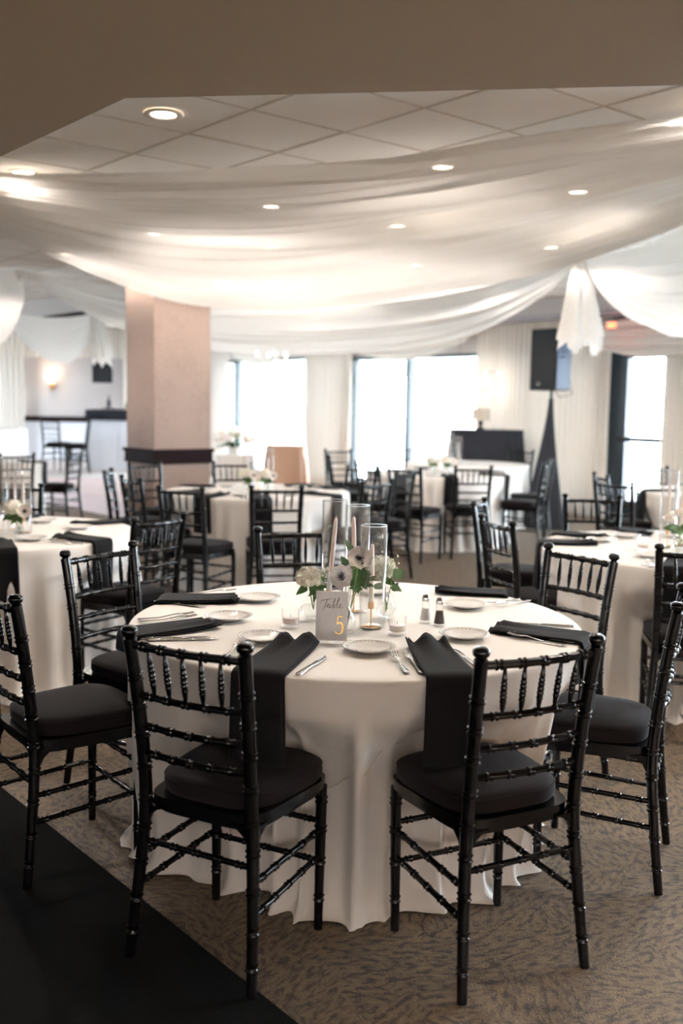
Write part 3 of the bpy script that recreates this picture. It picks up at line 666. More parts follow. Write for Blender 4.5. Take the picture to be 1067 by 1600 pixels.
# ================================================================ TABLES AND CLOTHS
def ang(x): return (x + PI) % (2 * PI) - PI
def cyc(pts, th):
    pts = sorted(pts); th = th % 360
    for i in range(len(pts)):
        a0, r0 = pts[i]; a1, r1 = pts[(i + 1) % len(pts)]
        if i == len(pts) - 1: a1 += 360
        t = th if th >= a0 else th + 360
        if a0 <= t <= a1:
            f = (t - a0) / (a1 - a0); f = f * f * (3 - 2 * f); return r0 + (r1 - r0) * f
    return pts[0][1]
def table_round(tab, c, label, clabel, seed=0, nth=220, nz=34, hem=None, z0=0.0, RT=.762):
    t = thing('round_table', label, 'table', (c[0], c[1], z0), 0, 'round banquet tables')
    MB().lathe([(.0005, .735), (RT, .735), (RT, .758), (.0005, .758)], 48).build('tabletop', mat('plywood', (.4, .3, .2)) if 'plywood' not in MATS else MATS['plywood'], t)
    for k in range(4):
        a = PI / 4 + k * PI / 2; MB().tube([(.40 * math.cos(a), .40 * math.sin(a), .735), (.40 * math.cos(a), .40 * math.sin(a), 0)], .014, 8).build('leg', STEEL, t)
    chairs = CHAIRS.get(tab, []); rr = random.Random(seed); RC = RT + .012; H = .764
    ph = [rr.random() * 10 for _ in range(6)]
    dents = []
    for x, y, a in chairs:
        f = Vector((-math.sin(a), math.cos(a))); fr = Vector((x, y)) + f * .20 - Vector(c); d = fr.length
        if d < RC + .03: dents.append((math.atan2(fr.y, fr.x), d))
    def rad(th, h):
        # h: 0 at the table edge, 1 at the floor
        deg = math.degrees(th) % 360
        base = cyc(hem, deg) if hem else RC + .02 + .03 * noise.noise(Vector((math.cos(th) * 2, math.sin(th) * 2, seed)))
        r = RC + (base - RC) * min(1, (h ** 1.1))
        for da, dd in dents:
            q = abs(ang(th - da)); w = max(0, 1 - (q / .40) ** 2.5); zh = min(1, max(0, (h - .12) / .22)); zh = zh * zh * (3 - 2 * zh)
            if w > 0: r = r + (min(r, dd - .015) - r) * w ** .5 * zh
        n1 = noise.noise(Vector((math.cos(th) * 3.1, math.sin(th) * 3.1, seed + .25 * h)))
        f1 = math.sin(13 * th + 3 * n1 + ph[0]); f2 = math.sin(23 * th + 4 * n1 + ph[1] + h); f3 = math.sin(7 * th + ph[2] + h * .8)
        fold = (.75 * (1 - abs(f1) ** .7) * 1.7 - .5) + .40 * f2 + .4 * f3
        amp = .052 * min(1, h * 1.9) ** 1.1 * (.75 + .6 * noise.noise(Vector((math.cos(th) * 1.7, math.sin(th) * 1.7, seed + 5))))
        return r + amp * fold
    mb = MB(); vs = []; fs = []
    top = [(.0005, H), (.3, H), (.6, H), (.72, H), (RC - .012, H), (RC - .004, H - .003), (RC, H - .010)]
    for r, z in top:
        for k in range(nth): a = 2 * PI * k / nth; vs.append((c[0] + r * math.cos(a), c[1] + r * math.sin(a), z0 + z))
    nt = len(top)
    for j in range(1, nz + 1):
        h = j / nz
        for k in range(nth):
            a = 2 * PI * k / nth; r = rad(a, h)
            z = (H - .010) * (1 - h)
            if h > .86:   # the hem puddles on the floor
                e = (h - .86) / .14; r += .05 * e * e * (1 + noise.noise(Vector((math.cos(a) * 5, math.sin(a) * 5, seed + 2)))); z = (H - .01) * .14 * (1 - e) ** 1.6 + .004 + .012 * max(0, noise.noise(Vector((a * 6, e * 2, seed))))
            vs.append((c[0] + r * math.cos(a), c[1] + r * math.sin(a), z0 + z))
    n = nt + nz
    fs = [(j * nth + k, (j + 1) * nth + k, (j + 1) * nth + (k + 1) % nth, j * nth + (k + 1) % nth) for j in range(n - 1) for k in range(nth)]
    mb.add(vs, fs)
    cl = tag(mb.build('tablecloth', CLOTH, None, True, False), clabel, 'tablecloth', 'ivory floor length tablecloths')
    return rad, cl
MAIN_HEM = [(0, .80), (38, .72), (90, .74), (140, .72), (180, .79), (204, .70), (217, .58), (240, .53), (256, .56), (262, .63), (271, .65), (281, .61), (293, .66), (304, .58), (326, .60), (335, .69), (346, .78)]
radm, cloth_main = table_round('main', T_MAIN, 'round banquet table under the ivory cloth with the table 5 sign', 'ivory floor length cloth on the front table with the sign', 1, 360, 60, MAIN_HEM)
# seam running across the front of the cloth
mb = MB(); pts = []
for deg, h in ((252, .50), (258, .49), (264, .46), (268, .40), (272, .36), (276, .31), (281, .29), (286, .25), (290, .18)):
    a = R(deg); r = radm(a, h) + .0025; pts.append(Vector((T_MAIN[0] + r * math.cos(a), T_MAIN[1] + r * math.sin(a), .754 * (1 - h))))
mb.tube(smooth_path(pts, 5), .0016, 5).build('hem_seam', HEMLINE, cloth_main)
for tab, c, l, cl, sd in [('left', T_LEFT, 'round banquet table at the left edge, under its own ivory cloth', 'ivory cloth on the left table with one hanging fold lit blue', 2),
    ('right', T_RIGHT, 'round banquet table at the right edge, under its own ivory cloth', 'ivory cloth on the right table with pale roses', 3),
    ('col', T_COL, 'round banquet table in front of the square column', 'ivory cloth on the table in front of the column', 4),
    ('mid', T_MID, 'round banquet table in the middle distance before the black draped table', 'ivory cloth in the middle distance, trailing on pale carpet', 5),
    ('back', T_BACK, 'round banquet table hidden just behind the middle one', 'ivory cloth peeking out behind the middle table, lit bluish', 6),
    ('door', T_DOOR, 'round banquet table in front of the glass door', 'ivory cloth on the table in front of the glass door', 7),
    ('step', T_STEP, 'round banquet table at far left below the stage', 'ivory cloth on the far left table below the stage', 8)]:
    table_round(tab, c, l, cl, sd, 160, 22)
table_round('stage', (-6.15, 16.9), 'round table standing on the stage', 'white cloth of the table on the stage', 9, 96, 14, None, .228)
table_round('stage2', (-8.0, 17.6), 'second round table on the stage at the photo edge', 'white cloth of the stage table at the left edge', 10, 96, 14, None, .228)

# ================================================================ TABLEWARE
TZ = .7645
plate_me = MB().lathe([(.0005, .004), (.034, .004), (.043, .006), (.058, .0125), (.078, .017), (.0815, .0185), (.082, .0165), (.058, .0085), (.044, .001), (.03, .0), (.0005, .0)], 48).mesh('bread_plate', CHINA)
def plate(x, y, label, z0=0, group='white bread plates'):
    o = link('bread_plate', plate_me); o.location = (x, y, TZ + .001 + z0); return tag(o, label, 'plate', group)
# embossed rim dots as a part of the front plates
dots = MB()
for k in range(60):
    a = 2 * PI * k / 60; dots.ball((.070 * math.cos(a), .070 * math.sin(a), .0158), .0026, 6, 4)
    if k % 2: dots.ball((.063 * math.cos(a), .063 * math.sin(a), .0142), .0022, 6, 4)
dots_me = dots.mesh('embossed_rim', CHINA)
def nap_mesh(length, hang, w0, w1, wave, seed, th=.007, H=.764, curl=0):
    """folded napkin: x runs outwards along the table top to x=0 (the edge), then hangs down"""
    mb = MB(); rr = random.Random(seed); p = rr.random() * 6
    def layer(dz, dl, off):
        def fn(u, v):
            s = -length + dl + (length - dl + hang) * v; w = (w0 + (w1 - w0) * v) * (1 - .02 * off); y = (u - .5) * w + off * .004
            e = math.exp(-max(0, s + length) / .07)
            zz = wave * e * (abs(math.sin(PI * (u * 1.6 + .2) + p)) ** 1.5 + .3 * u)
            if s <= -.012: x, z = s, dz + zz
            elif s < .012: f = (s + .012) / .024; x = -.012 + .020 * math.sin(f * PI / 2) + dz * f; z = dz + zz - .012 * (1 - math.cos(f * PI / 2))
            else: x = .009 + dz + .012 * math.sin(u * 5 + p) * min(1, s / .2) ; z = -.012 - (s - .012)
            return (x, y, z + .003)
        n0 = len(mb.v); nu, nv = 22, 46
        mb.grid(fn, nu, nv)
        # thickness: a second skin
        mb.grid(lambda u, v: tuple(Vector(fn(u, v)) - (Vector((0, 0, .0026)) if (-length + dl + (length - dl + hang) * v) < 0 else Vector((.0026, 0, 0)))), nu, nv)
        # close the rims
        def idx(i, j, q): return n0 + q * nu * nv + j * nu + i
        fs = []
        for j in range(nv - 1): fs += [(idx(0, j, 0), idx(0, j + 1, 0), idx(0, j + 1, 1), idx(0, j, 1)), (idx(nu - 1, j, 0), idx(nu - 1, j, 1), idx(nu - 1, j + 1, 1), idx(nu - 1, j + 1, 0))]
        for i in range(nu - 1): fs += [(idx(i, 0, 0), idx(i, 0, 1), idx(i + 1, 0, 1), idx(i + 1, 0, 0)), (idx(i, nv - 1, 0), idx(i + 1, nv - 1, 0), idx(i + 1, nv - 1, 1), idx(i, nv - 1, 1))]
        mb.f += fs
    layer(.000, 0, 0); layer(.0055, .012, 1); layer(.011, .02, -1)
    return mb.mesh('napkin', NAPK)
NAPS = {}
def napkin(c, deg, label, length=.30, hang=.27, w0=.125, w1=.165, wave=.03, seed=1, twist=0, RT=.774, z0=0, shift=0):
    key = (length, hang, w0, w1, wave, seed)
    if key not in NAPS: NAPS[key] = nap_mesh(*key)
    o = link('napkin', NAPS[key]); a = R(deg)
    o.location = (c[0] + RT * math.cos(a) - shift * math.sin(a), c[1] + RT * math.sin(a) + shift * math.cos(a), .7655 + z0); o.rotation_euler = (0, 0, a + R(twist))
    return tag(o, label, 'napkin', 'folded black napkins')
# cutlery, lying along +y (tip at +y)
def ribbon(mb, prof, th, z=lambda y: 0):
    vs = []; n = len(prof)
    for s in (0, 1):
        for y, w, xo in prof:
            for sx in (-1, 1): vs.append((xo + sx * w, y, z(y) + (th if s else 0)))
    fs = []
    for i in range(n - 1):
        a = 2 * i; fs += [(a, a + 2, a + 3, a + 1)]
        b = 2 * n + 2 * i; fs += [(b, b + 1, b + 3, b + 2)]
        fs += [(a, b, b + 2, a + 2), (a + 1, a + 3, b + 3, b + 1)]
    fs += [(0, 1, 2 * n + 1, 2 * n), (2 * n - 2, 4 * n - 2, 4 * n - 1, 2 * n - 1)]
    mb.add(vs, fs)
def fork_mesh():
    zf = lambda y: .004 + .008 * math.exp(-((y - .035) / .03) ** 2) + .010 * max(0, (y - .05) / .05)
    mb = MB(); ribbon(mb, [(-.10, .005, 0), (-.095, .0085, 0), (-.085, .0095, 0), (-.06, .0065, 0), (-.02, .0036, 0), (.02, .0034, 0), (.035, .006, 0), (.045, .0115, 0), (.058, .0125, 0)], .002, zf)
    mb2 = MB()
    for k in range(4):
        x = (-1.5 + k) * .0066; ribbon(mb2, [(.056, .0021, x), (.075, .0018, x), (.095, .0016, x * .98), (.099, .0006, x * .98)], .0018, zf)
    return mb.mesh('handle', STEEL), mb2.mesh('tines', STEEL)
def knife_mesh():
    mb = MB(); ribbon(mb, [(-.11, .0055, 0), (-.105, .0085, 0), (-.09, .0092, 0), (-.05, .0068, 0), (-.005, .0055, 0), (.0, .0050, 0)], .0045, lambda y: .001)
    mb2 = MB(); ribbon(mb2, [(-.001, .0045, 0), (.01, .0075, .001), (.05, .0090, .002), (.085, .0085, .002), (.105, .0055, .0), (.115, .001, -.003)], .0016, lambda y: .002)
    return mb.mesh('handle', STEEL), mb2.mesh('blade', STEEL)
FH, FT = fork_mesh(); KH, KB = knife_mesh()
def cutl(kind, x0, y0, x1, y1, label, z=0):
    """from handle end (x0, y0) towards tip (x1, y1)"""
    a = math.atan2(y1 - y0, x1 - x0) - PI / 2; cx_, cy_ = (x0 + x1) / 2, (y0 + y1) / 2
    t = thing(kind, label, kind, (cx_, cy_, TZ + .001 + z), a, 'steel %ss set on the tables' % kind)
    if kind == 'fork': link('handle', FH, t); link('tines', FT, t)
    else: link('handle', KH, t); link('blade', KB, t)
    return t
M = T_MAIN
PL = [((-.306, 3.707), 'white bread plate at the back left of the front table, left of the hydrangea'), ((-.381, 3.365), 'white bread plate right of the left napkin, between two other plates'),
      ((-.239, 3.076), 'white bread plate just behind the front left napkin'), ((.091, 2.958), 'white bread plate at the front centre, right of the table sign'),
      ((.402, 3.153), 'white bread plate just behind the front right napkin'), ((.467, 3.635), 'white bread plate right of the shakers, by the back right napkin'), ((.136, 3.88), 'white bread plate behind the flower vases of the front table')]
for (x, y), l in PL:
    o = plate(x, y, l); d = link('embossed_rim', dots_me, o)
napkin(M, -70.5, 'black napkin with a wavy inner end, draped over the front right table edge', .37, .25, .12, .16, .034, 3, -12)
napkin(M, -110.5, 'black napkin with a rolled inner end, draped over the front left table edge', .37, .25, .12, .165, .032, 5, 5)
napkin(M, -158, 'black folded napkin lying at the left of the front table', .30, .06, .12, .14, .012, 7, 12)
napkin(M, 159, 'black folded napkin at the back left of the front table', .29, .03, .12, .14, .012, 8, 22)
napkin(M, -19, 'black folded napkin at the right of the front table, forks on its near side', .30, .25, .13, .16, .012, 9, -6)
napkin(M, 40, 'black folded napkin at the back right of the front table', .27, .012, .11, .13, .014, 10, -46)
napkin(M, 100, 'black napkin on the far edge of the front table behind the flowers', .22, .16, .12, .14, .01, 11)
cutl('fork', .190, 2.700, .160, 2.908, 'steel fork left of the front right napkin, outer one'); cutl('fork', .232, 2.700, .198, 2.908, 'steel fork touching the front right napkin')
cutl('knife', .398, 2.778, .350, 2.985, 'steel knife right of the front right napkin'); cutl('knife', -.115, 2.665, -.040, 2.880, 'steel knife right of the front left napkin')
cutl('fork', -.341, 2.815, -.300, 3.015, 'steel fork left of the front left napkin, outer one'); cutl('fork', -.305, 2.790, -.262, 3.010, 'steel fork left of the front left napkin, inner one')
cutl('fork', .745, 3.095, .575, 3.185, 'steel fork near side of the right napkin, outer one'); cutl('fork', .700, 3.060, .555, 3.170, 'steel fork crossing another in front of the right napkin')
cutl('knife', .795, 3.335, .585, 3.375, 'steel knife behind the right napkin of the front table')
cutl('knife', -.635, 3.062, -.415, 3.100, 'steel knife in front of the left napkin'); cutl('knife', -.60, 3.045, -.39, 3.078, 'second steel knife close beside the left one')
cutl('fork', -.675, 3.290, -.490, 3.375, 'steel fork behind the left napkin, inner one'); cutl('fork', -.690, 3.325, -.505, 3.415, 'steel fork behind the left napkin, outer one')
cutl('knife', -.690, 3.655, -.490, 3.560, 'steel knife in front of the back left napkin'); cutl('fork', -.590, 3.800, -.415, 3.850, 'steel fork behind the back left napkin')
cutl('fork', .690, 3.790, .545, 3.665, 'steel fork in front of the back right napkin, inner one'); cutl('fork', .725, 3.765, .585, 3.640, 'steel fork in front of the back right napkin, outer one')
# votive glasses
def votive(x, y, label, z0=0):
    t = thing('votive_glass', label, 'candle holder', (x, y, TZ + .001 + z0), 0, 'clear votive glasses')
    MB().lathe([(.0005, .0), (.0255, .0), (.0275, .004), (.031, .062), (.0295, .062), (.026, .012), (.0005, .010)], 28).build('glass', GLASS, t)
    MB().lathe([(.0005, .0105), (.0250, .0125), (.0268, .032), (.0005, .034)], 24).build('wax', WAX, t)
    MB().tube([(0, 0, .034), (0, 0, .042)], .0008, 5).build('wick', INK, t)
votive(-.165, 3.27, 'clear votive glass with white wax left of the table sign'); votive(.187, 3.185, 'clear votive glass with white wax right of the gold candlestick')
# shakers
def shaker(x, y, label, m):
    t = thing('shaker', label, 'shaker', (x, y, TZ + .001), 0)
    MB().lathe([(.0005, 0), (.021, 0), (.0215, .004), (.0135, .055), (.0125, .076), (.0115, .076), (.0120, .054), (.0185, .008), (.0005, .006)], 12).build('glass', GLASS, t)
    MB().lathe([(.0005, .0065), (.0180, .0085), (.0125, .050), (.0005, .052)], 12).build('filling', m, t)
    MB().lathe([(.0130, .073), (.0138, .078), (.0132, .088), (.0095, .096), (.0005, .0985)], 16).build('cap', CHROME, t)
shaker(.295, 3.375, 'glass salt shaker with chrome cap', SALT); shaker(.338, 3.325, 'glass pepper shaker with chrome cap', PEPPER)
# sign
t = thing('table_sign', 'white card reading table 5 in a clear acrylic stand', 'sign', (-.026, 3.055, TZ + .001), R(-3))
MB().box(-.062, .062, -.028, .028, 0, .006).build('stand_base', ACRYL, t, False)
MB().box(-.052, .052, .0015, .0035, .006, .165, Matrix.Rotation(R(-4), 4, 'X')).build('stand_panel', ACRYL, t, False)
card = MB().box(-.0495, .0495, -.001, .001, .007, .162, Matrix.Rotation(R(-4), 4, 'X')).build('card', PAPER, t, False)
def stroke(pl, w, m, name, dz=.0016):
    mb = MB(); Mx = Matrix.Rotation(R(-4), 4, 'X')
    for pts, ws in pl:
        P = smooth_path([(x, 0, z) for x, z in pts], 6); n = len(P); vs = []
        for i, q in enumerate(P):
            d = (P[min(i + 1, n - 1)] - P[max(i - 1, 0)]).normalized(); nn = Vector((-d.z, 0, d.x))
            f = i / (n - 1) * (len(ws) - 1); k = min(int(f), len(ws) - 2); wd = (ws[k] + (ws[k + 1] - ws[k]) * (f - k)) * w
            for sy in (-.0004, -.0001):
                for sx in (-1, 1): vs.append(Mx @ (q + nn * wd * sx + Vector((0, -dz + sy + .0005, 0))))
        fs = []
        for i in range(n - 1):
            a = 4 * i; b = a + 4; fs += [(a, a + 1, b + 1, b), (a + 2, b + 2, b + 3, a + 3), (a, b, b + 2, a + 2), (a + 1, a + 3, b + 3, b + 1)]
        mb.add(vs, fs)
    mb.build(name, m, card, False)
stroke([([(-.036, .126), (-.030, .133), (-.016, .136), (.002, .140)], [.4, .9, .9, .3]), ([(-.014, .137), (-.019, .122), (-.026, .106), (-.030, .102)], [.8, 1.1, .8, .3]),
        ([(-.020, .111), (-.012, .118), (-.008, .122), (-.013, .120), (-.014, .113), (-.009, .111), (-.005, .119), (-.006, .111), (-.002, .110)], [.4, .8, .6, .9, .9, .7, .8, .8, .4]),
        ([(-.002, .110), (.006, .125), (.011, .137), (.008, .138), (.005, .122), (.004, .110), (.009, .112), (.010, .118), (.006, .118)], [.4, .7, .6, .9, 1, .9, .8, .7, .4]),
        ([(.010, .117), (.018, .128), (.024, .140), (.021, .141), (.017, .124), (.016, .111), (.021, .111)], [.4, .7, .6, .9, 1, .8, .4]),
        ([(.021, .111), (.028, .118), (.029, .122), (.025, .121), (.024, .113), (.029, .110), (.036, .116)], [.4, .7, .7, .8, 1, .7, .3])], .0009, INK, 'lettering')
stroke([([(.034, .083), (.020, .083)], [1.3, 1.3]), ([(.020, .083), (.0175, .060)], [1, 1]), ([(.0175, .060), (.024, .064), (.033, .060), (.0355, .047), (.031, .033), (.022, .029), (.014, .033), (.0135, .037)], [.8, 1.3, 2.0, 2.6, 2.0, 1.3, 1.4, 1.8])], .0013, GOLDINK, 'numeral')

# tall glass cylinders with taper candles
def cyl_meshes(h, r):
    return MB().lathe([(r, 0), (r, h), (r - .0022, h + .001), (r - .003, .004), (.0005, .004)], 40).mesh('glass_cylinder', GLASS)
CYL = {}
def cylinder_vase(x, y, h, label, z0=0, r=.044, tilt=(0, 0)):
    k = (h, r)
    if k not in CYL:
        rim = MB(); rim.tube([((r - .0012) * math.cos(2 * PI * i / 40), (r - .0012) * math.sin(2 * PI * i / 40), h) for i in range(41)], .0014, 6, False)
        CYL[k] = (cyl_meshes(h, r), rim.mesh('rim', RIMG))
    t = thing('glass_cylinder', label, 'vase', (x, y, TZ + .001 + z0), 0, 'clear glass candle cylinders')
    link('body', CYL[k][0], t); link('rim', CYL[k][1], t)
    return t
RIMG = mat('bright_glass_rim', (.9, .93, .97), .1, 0, Alpha=.65)
def taper_candle(x, y, hb, ht, label, z0=0, dx=0, dy=0):
    t = thing('candlestick', label, 'candle', (x, y, TZ + .005 + z0), 0, 'white taper candles in gold holders')
    MB().lathe([(.0005, 0), (.034, 0), (.035, .002), (.033, .0035), (.004, .005), (.003, .01), (.003, hb - .026), (.0095, hb - .024), (.0105, hb - .02), (.0105, hb), (.0085, hb), (.0085, hb - .01), (.0005, hb - .01)], 24).build('holder', BRASS, t)
    q = Vector((dx, dy, 0)); b = Vector((0, 0, hb - .01)); e = b + Vector((dx, dy, ht))
    MB().tube([b, b.lerp(e, .5), b.lerp(e, .93), b.lerp(e, .985), e], [.0092, .0082, .0068, .0048, .001], 12).build('taper', WAX, t)
    MB().tube([e - Vector((0, 0, .004)), e + Vector((.001, 0, .007))], .0007, 5).build('wick', WAX, t)
cylinder_vase(-.022, 3.40, .415, 'tall glass cylinder behind the table sign, tallest of the three'); cylinder_vase(.058, 3.53, .385, 'glass cylinder at the back of the centrepiece, middle height'); cylinder_vase(.108, 3.275, .345, 'shortest glass cylinder at the right of the centrepiece')
taper_candle(-.040, 3.40, .10, .262, 'leaning white candle in a gold holder inside the tallest cylinder', 0, .022, 0); taper_candle(.050, 3.53, .10, .25, 'white candle in the middle cylinder behind the anemones', 0, -.006, 0); taper_candle(.104, 3.275, .085, .205, 'white candle in a gold holder inside the shortest cylinder')

# ---------------------------------------------------------------- flowers
def bud_vase(x, y, h, r, label, z0=0, group=None):
    t = thing('bud_vase', label, 'vase', (x, y, TZ + .001 + z0), 0, group)
    MB().lathe([(.0005, 0), (r * .62, 0), (r * .75, .004), (r, h * .26), (r * .92, h * .42), (r * .42, h * .70), (r * .40, h * .88), (r * .58, h), (r * .55, h), (r * .36, h * .88), (r * .38, h * .7), (r * .85, h * .42), (r * .9, h * .26), (r * .6, .01), (.0005, .008)], 28).build('body', GLASS, t)
    MB().lathe([(.0005, .0085), (r * .58, .0105), (r * .86, h * .26), (r * .78, h * .42), (.0005, h * .43)], 24).build('water', WATER, t)
    return t
def frame_from(n):
    n = Vector(n).normalized(); a = n.cross(Vector((0, 0, 1)))
    a = a.normalized() if a.length > .01 else Vector((1, 0, 0)); return Matrix((a, n.cross(a), n)).transposed().to_4x4()
def stem_tube(t, a, b, r=.0016, sag=.01, name='stem'):
    a = Vector(a); b = Vector(b); P = [a.lerp(b, k / 6) + Vector((0, -sag * math.sin(PI * k / 6), 0)) for k in range(7)]
    MB().tube(P, r, 6).build(name, STEM, t)
def anemone(c, n, r, foot, label, seed=0):
    rr = random.Random(seed); t = thing('anemone', label, 'flower', c, 0); c = Vector(c); F = frame_from(n)
    for k in range(8):
        a = 2 * PI * k / 8 + rr.uniform(-.08, .08); lay = k % 2; L = r * rr.uniform(.93, 1.08); w = r * .60
        Mx = F @ Matrix.Rotation(a, 4, 'Z')
        def fn(u, v):
            x = (u - .5) * 2; yy = v; wid = w * math.sin(PI * min(1, .14 + yy * .80)) ** .5
            z = .22 * r * yy ** 2 - .04 * r * lay + .10 * r * x * x * yy + .03 * r * math.sin(9 * u + k) * yy - .10 * r * max(0, yy - .75) * 4 * .3
            return tuple(Mx @ Vector((x * wid, .10 * r + yy * L * (1 - .10 * x * x), z)))
        mb = MB().grid(fn, 9, 9); mb.build('petal', PETAL, t, True, False)
    mb = MB(); mb.ball((0, 0, 0), r * .20, 12, 8, (1, 1, .6)); mb.v = [tuple(F @ (Vector(p) + Vector((0, 0, r * .10)))) for p in mb.v]; mb.build('centre', BLACKC, t)
    mb = MB()
    for k in range(42):
        a = rr.random() * 2 * PI; q = r * rr.uniform(.26, .40); z = r * rr.uniform(.10, .2)
        mb.tube([F @ Vector((r * .12 * math.cos(a), r * .12 * math.sin(a), r * .08)), F @ Vector((q * math.cos(a), q * math.sin(a), z))], .0004, 3)
        p = F @ Vector((q * math.cos(a), q * math.sin(a), z)); mb.ball(tuple(p), .0013, 5, 4)
    o = mb.build('stamens', BLACKC, t); o['kind'] = 'stuff'
    stem_tube(t, Vector((0, 0, 0)) - F.to_3x3() @ Vector((0, 0, r * .1)), Vector(foot) - c, .0017)
    return t
def leaf_obj(t, base, tip, w, m, name='leaf', cup=.15, roundness=.5, nrm=None):
    base = Vector(base); tip = Vector(tip); d = tip - base; L = d.length; d = d / L
    s = d.cross(Vector(nrm) if nrm else Vector((0, -1, .35))).normalized(); n = s.cross(d)
    def fn(u, v):
        x = (u - .5) * 2; wid = w * math.sin(PI * min(1, max(0, v)) ** roundness) ** .8 if 0 < v < 1 else 0.0004
        return tuple(base + d * (v * L) + s * x * wid + n * (cup * L * (x * x * .3 - v * v * .5 + .02 * math.sin(v * 20))))
    MB().grid(fn, 5, 9).build(name, m, t, True, False)
def floret_cluster(t, c, r, n, m, seed, name='florets', fs=.008, squash=.8, wire=False):
    rr = random.Random(seed); mb = MB(); c = Vector(c)
    for k in range(n):
        a = rr.random() * 2 * PI; q = rr.uniform(-.35, 1); h = math.sqrt(1 - q * q); d = Vector((h * math.cos(a), h * math.sin(a), q)); p = c + Vector((d.x, d.y, d.z * squash)) * r * rr.uniform(.86, 1.06)
        F = frame_from(d + Vector((rr.uniform(-.4, .4), rr.uniform(-.4, .4), rr.uniform(-.4, .4)))); rot = rr.random() * PI
        for j in range(4):
            b = rot + j * PI / 2; e = []
            for (x, y, z) in ((0, 0, 0), (-.55, .5, .12), (-.35, 1, .2), (.35, 1, .2), (.55, .5, .12)):
                X = x * math.cos(b) - y * math.sin(b); Y = x * math.sin(b) + y * math.cos(b); e.append(p + (F @ Vector((X * fs, Y * fs, z * fs))))
            mb.add(e, [(0, 1, 2, 3, 4)])
    mb.ball(tuple(c), r * .82, 12, 8, (1, 1, squash))
    o = mb.build(name, m, t, False); o['kind'] = 'stuff'
def hydrangea(c, r, foot, label, seed, n=110, group=None, leaves=2):
    t = thing('hydrangea', label, 'flower', c, 0, group); floret_cluster(t, (0, 0, 0), r, n, HYDR, seed, 'florets', r * .30)
    stem_tube(t, (0, 0, -r * .5), Vector(foot) - Vector(c), .0022)
    rr = random.Random(seed)
    for k in range(leaves):
        a = -PI / 2 + rr.uniform(-1.2, 1.2); leaf_obj(t, (r * .2 * math.cos(a), r * .2 * math.sin(a), -r * .6), (r * 1.3 * math.cos(a), r * 1.1 * math.sin(a), -r * 1.2), r * .32, LEAF)
    return t
def breath(c, spread, foot, label, seed, n=30):
    t = thing('babys_breath', label, 'flower', c, 0, 'sprigs of small white blossom'); rr = random.Random(seed); mb = MB(); st = MB(); f = Vector(foot) - Vector(c)
    for k in range(n):
        p = Vector((rr.gauss(0, .45), rr.gauss(0, .3), rr.gauss(0, .45))) * spread
        mb.ball(tuple(p), rr.uniform(.0022, .0040), 7, 5); st.tube([Vector((0, 0, -spread * 1.1)), p * .5 + Vector((0, 0, -spread * .25)), p], .0004, 4)
    mb.build('blossoms', BREATH, t)['kind'] = 'stuff'; st.build('twigs', STEM, t)['kind'] = 'stuff'
    stem_tube(t, (0, 0, -spread * 1.1), f, .0012)
def fringe_leaf(t, base, tip, w, seed):
    rr = random.Random(seed); base = Vector(base); tip = Vector(tip); d = (tip - base); L = d.length; d /= L; s = d.cross(Vector((0, -1, .2))).normalized(); mb = MB()
    for k in range(9):
        a = (k - 4) / 4; dirn = (d * math.cos(a * 1.25) + s * math.sin(a * 1.25)).normalized(); l = L * (1 - .25 * abs(a)) * rr.uniform(.85, 1.1); ss = dirn.cross(Vector((0, -1, .2))).normalized() * w
        dd = Vector((0, rr.uniform(-.25, .1), rr.uniform(-.1, .15))) * l
        p = [base, base + dirn * l * .4 + ss + dd * .3, base + dirn * l * .62 + ss * .5 + dd * .5, base + dirn * l * .70 + ss * 1.2 + dd * .6, base + dirn * l + dd, base + dirn * l * .70 - ss * 1.2 + dd * .6, base + dirn * l * .62 - ss * .5 + dd * .5, base + dirn * l * .4 - ss + dd * .3]
        mb.add(p, [(0, 1, 2, 7), (7, 2, 6), (2, 3, 5, 6), (3, 4, 5)])
    mb.build('leaf', LEAF, t, False)
V1 = (-.100, 3.40); V2 = (.018, 3.185); V3 = (.160, 3.42)
bud_vase(V1[0], V1[1], .115, .040, 'bubble shaped clear vase behind the table sign holding the left hydrangea'); bud_vase(V2[0], V2[1], .125, .036, 'ribbed clear vase just right of the table sign'); bud_vase(V3[0], V3[1], .125, .036, 'clear bud vase at the right of the centrepiece')
f1, f2, f3 = (V1[0] + .008, V1[1], .80), (V2[0], V2[1], .79), (V3[0], V3[1], .79)
hydrangea((-.108, 3.37, .912), .043, f1, 'creamy white hydrangea head at the left of the centrepiece', 1, 190)
hydrangea((.140, 3.43, .940), .047, (f3[0] + .005, f3[1], .80), 'white hydrangea head at the right behind the short cylinder', 2, 190)
anemone((.002, 3.235, .944), (-.12, -1, .32), .037, f2, 'white anemone with black centre, lower one above the table sign', 3)
anemone((.062, 3.27, 1.000), (.05, -.85, .75), .040, (f2[0] + .006, f2[1], .79), 'white anemone with black centre, upper one tilted up', 5)
breath((-.058, 3.285, .950), .034, (f1[0] + .01, f1[1], .82), 'sprig of small white blossom beside the left hydrangea', 1, 40); breath((.150, 3.36, .965), .045, f3, 'sprig of small white blossom at the right of the centrepiece', 2, 46); breath((.036, 3.30, .93), .030, f2, 'sprig of small white blossom between the anemones', 4, 20)
g = thing('foliage_sprig', 'ruffled green foliage under the upper anemone', 'leaves', (.060, 3.28, .92))
rr = random.Random(4)
for k in range(12):
    a = rr.uniform(-2.9, .6) if k < 8 else rr.uniform(.2, 2.8); L = rr.uniform(.03, .055)
    b = Vector((rr.uniform(-.02, .02), rr.uniform(-.02, .01), rr.uniform(-.01, .025))); fringe_leaf(g, b, b + Vector((math.cos(a) * L, rr.uniform(-.02, .01), math.sin(a) * L)), .0045, k)
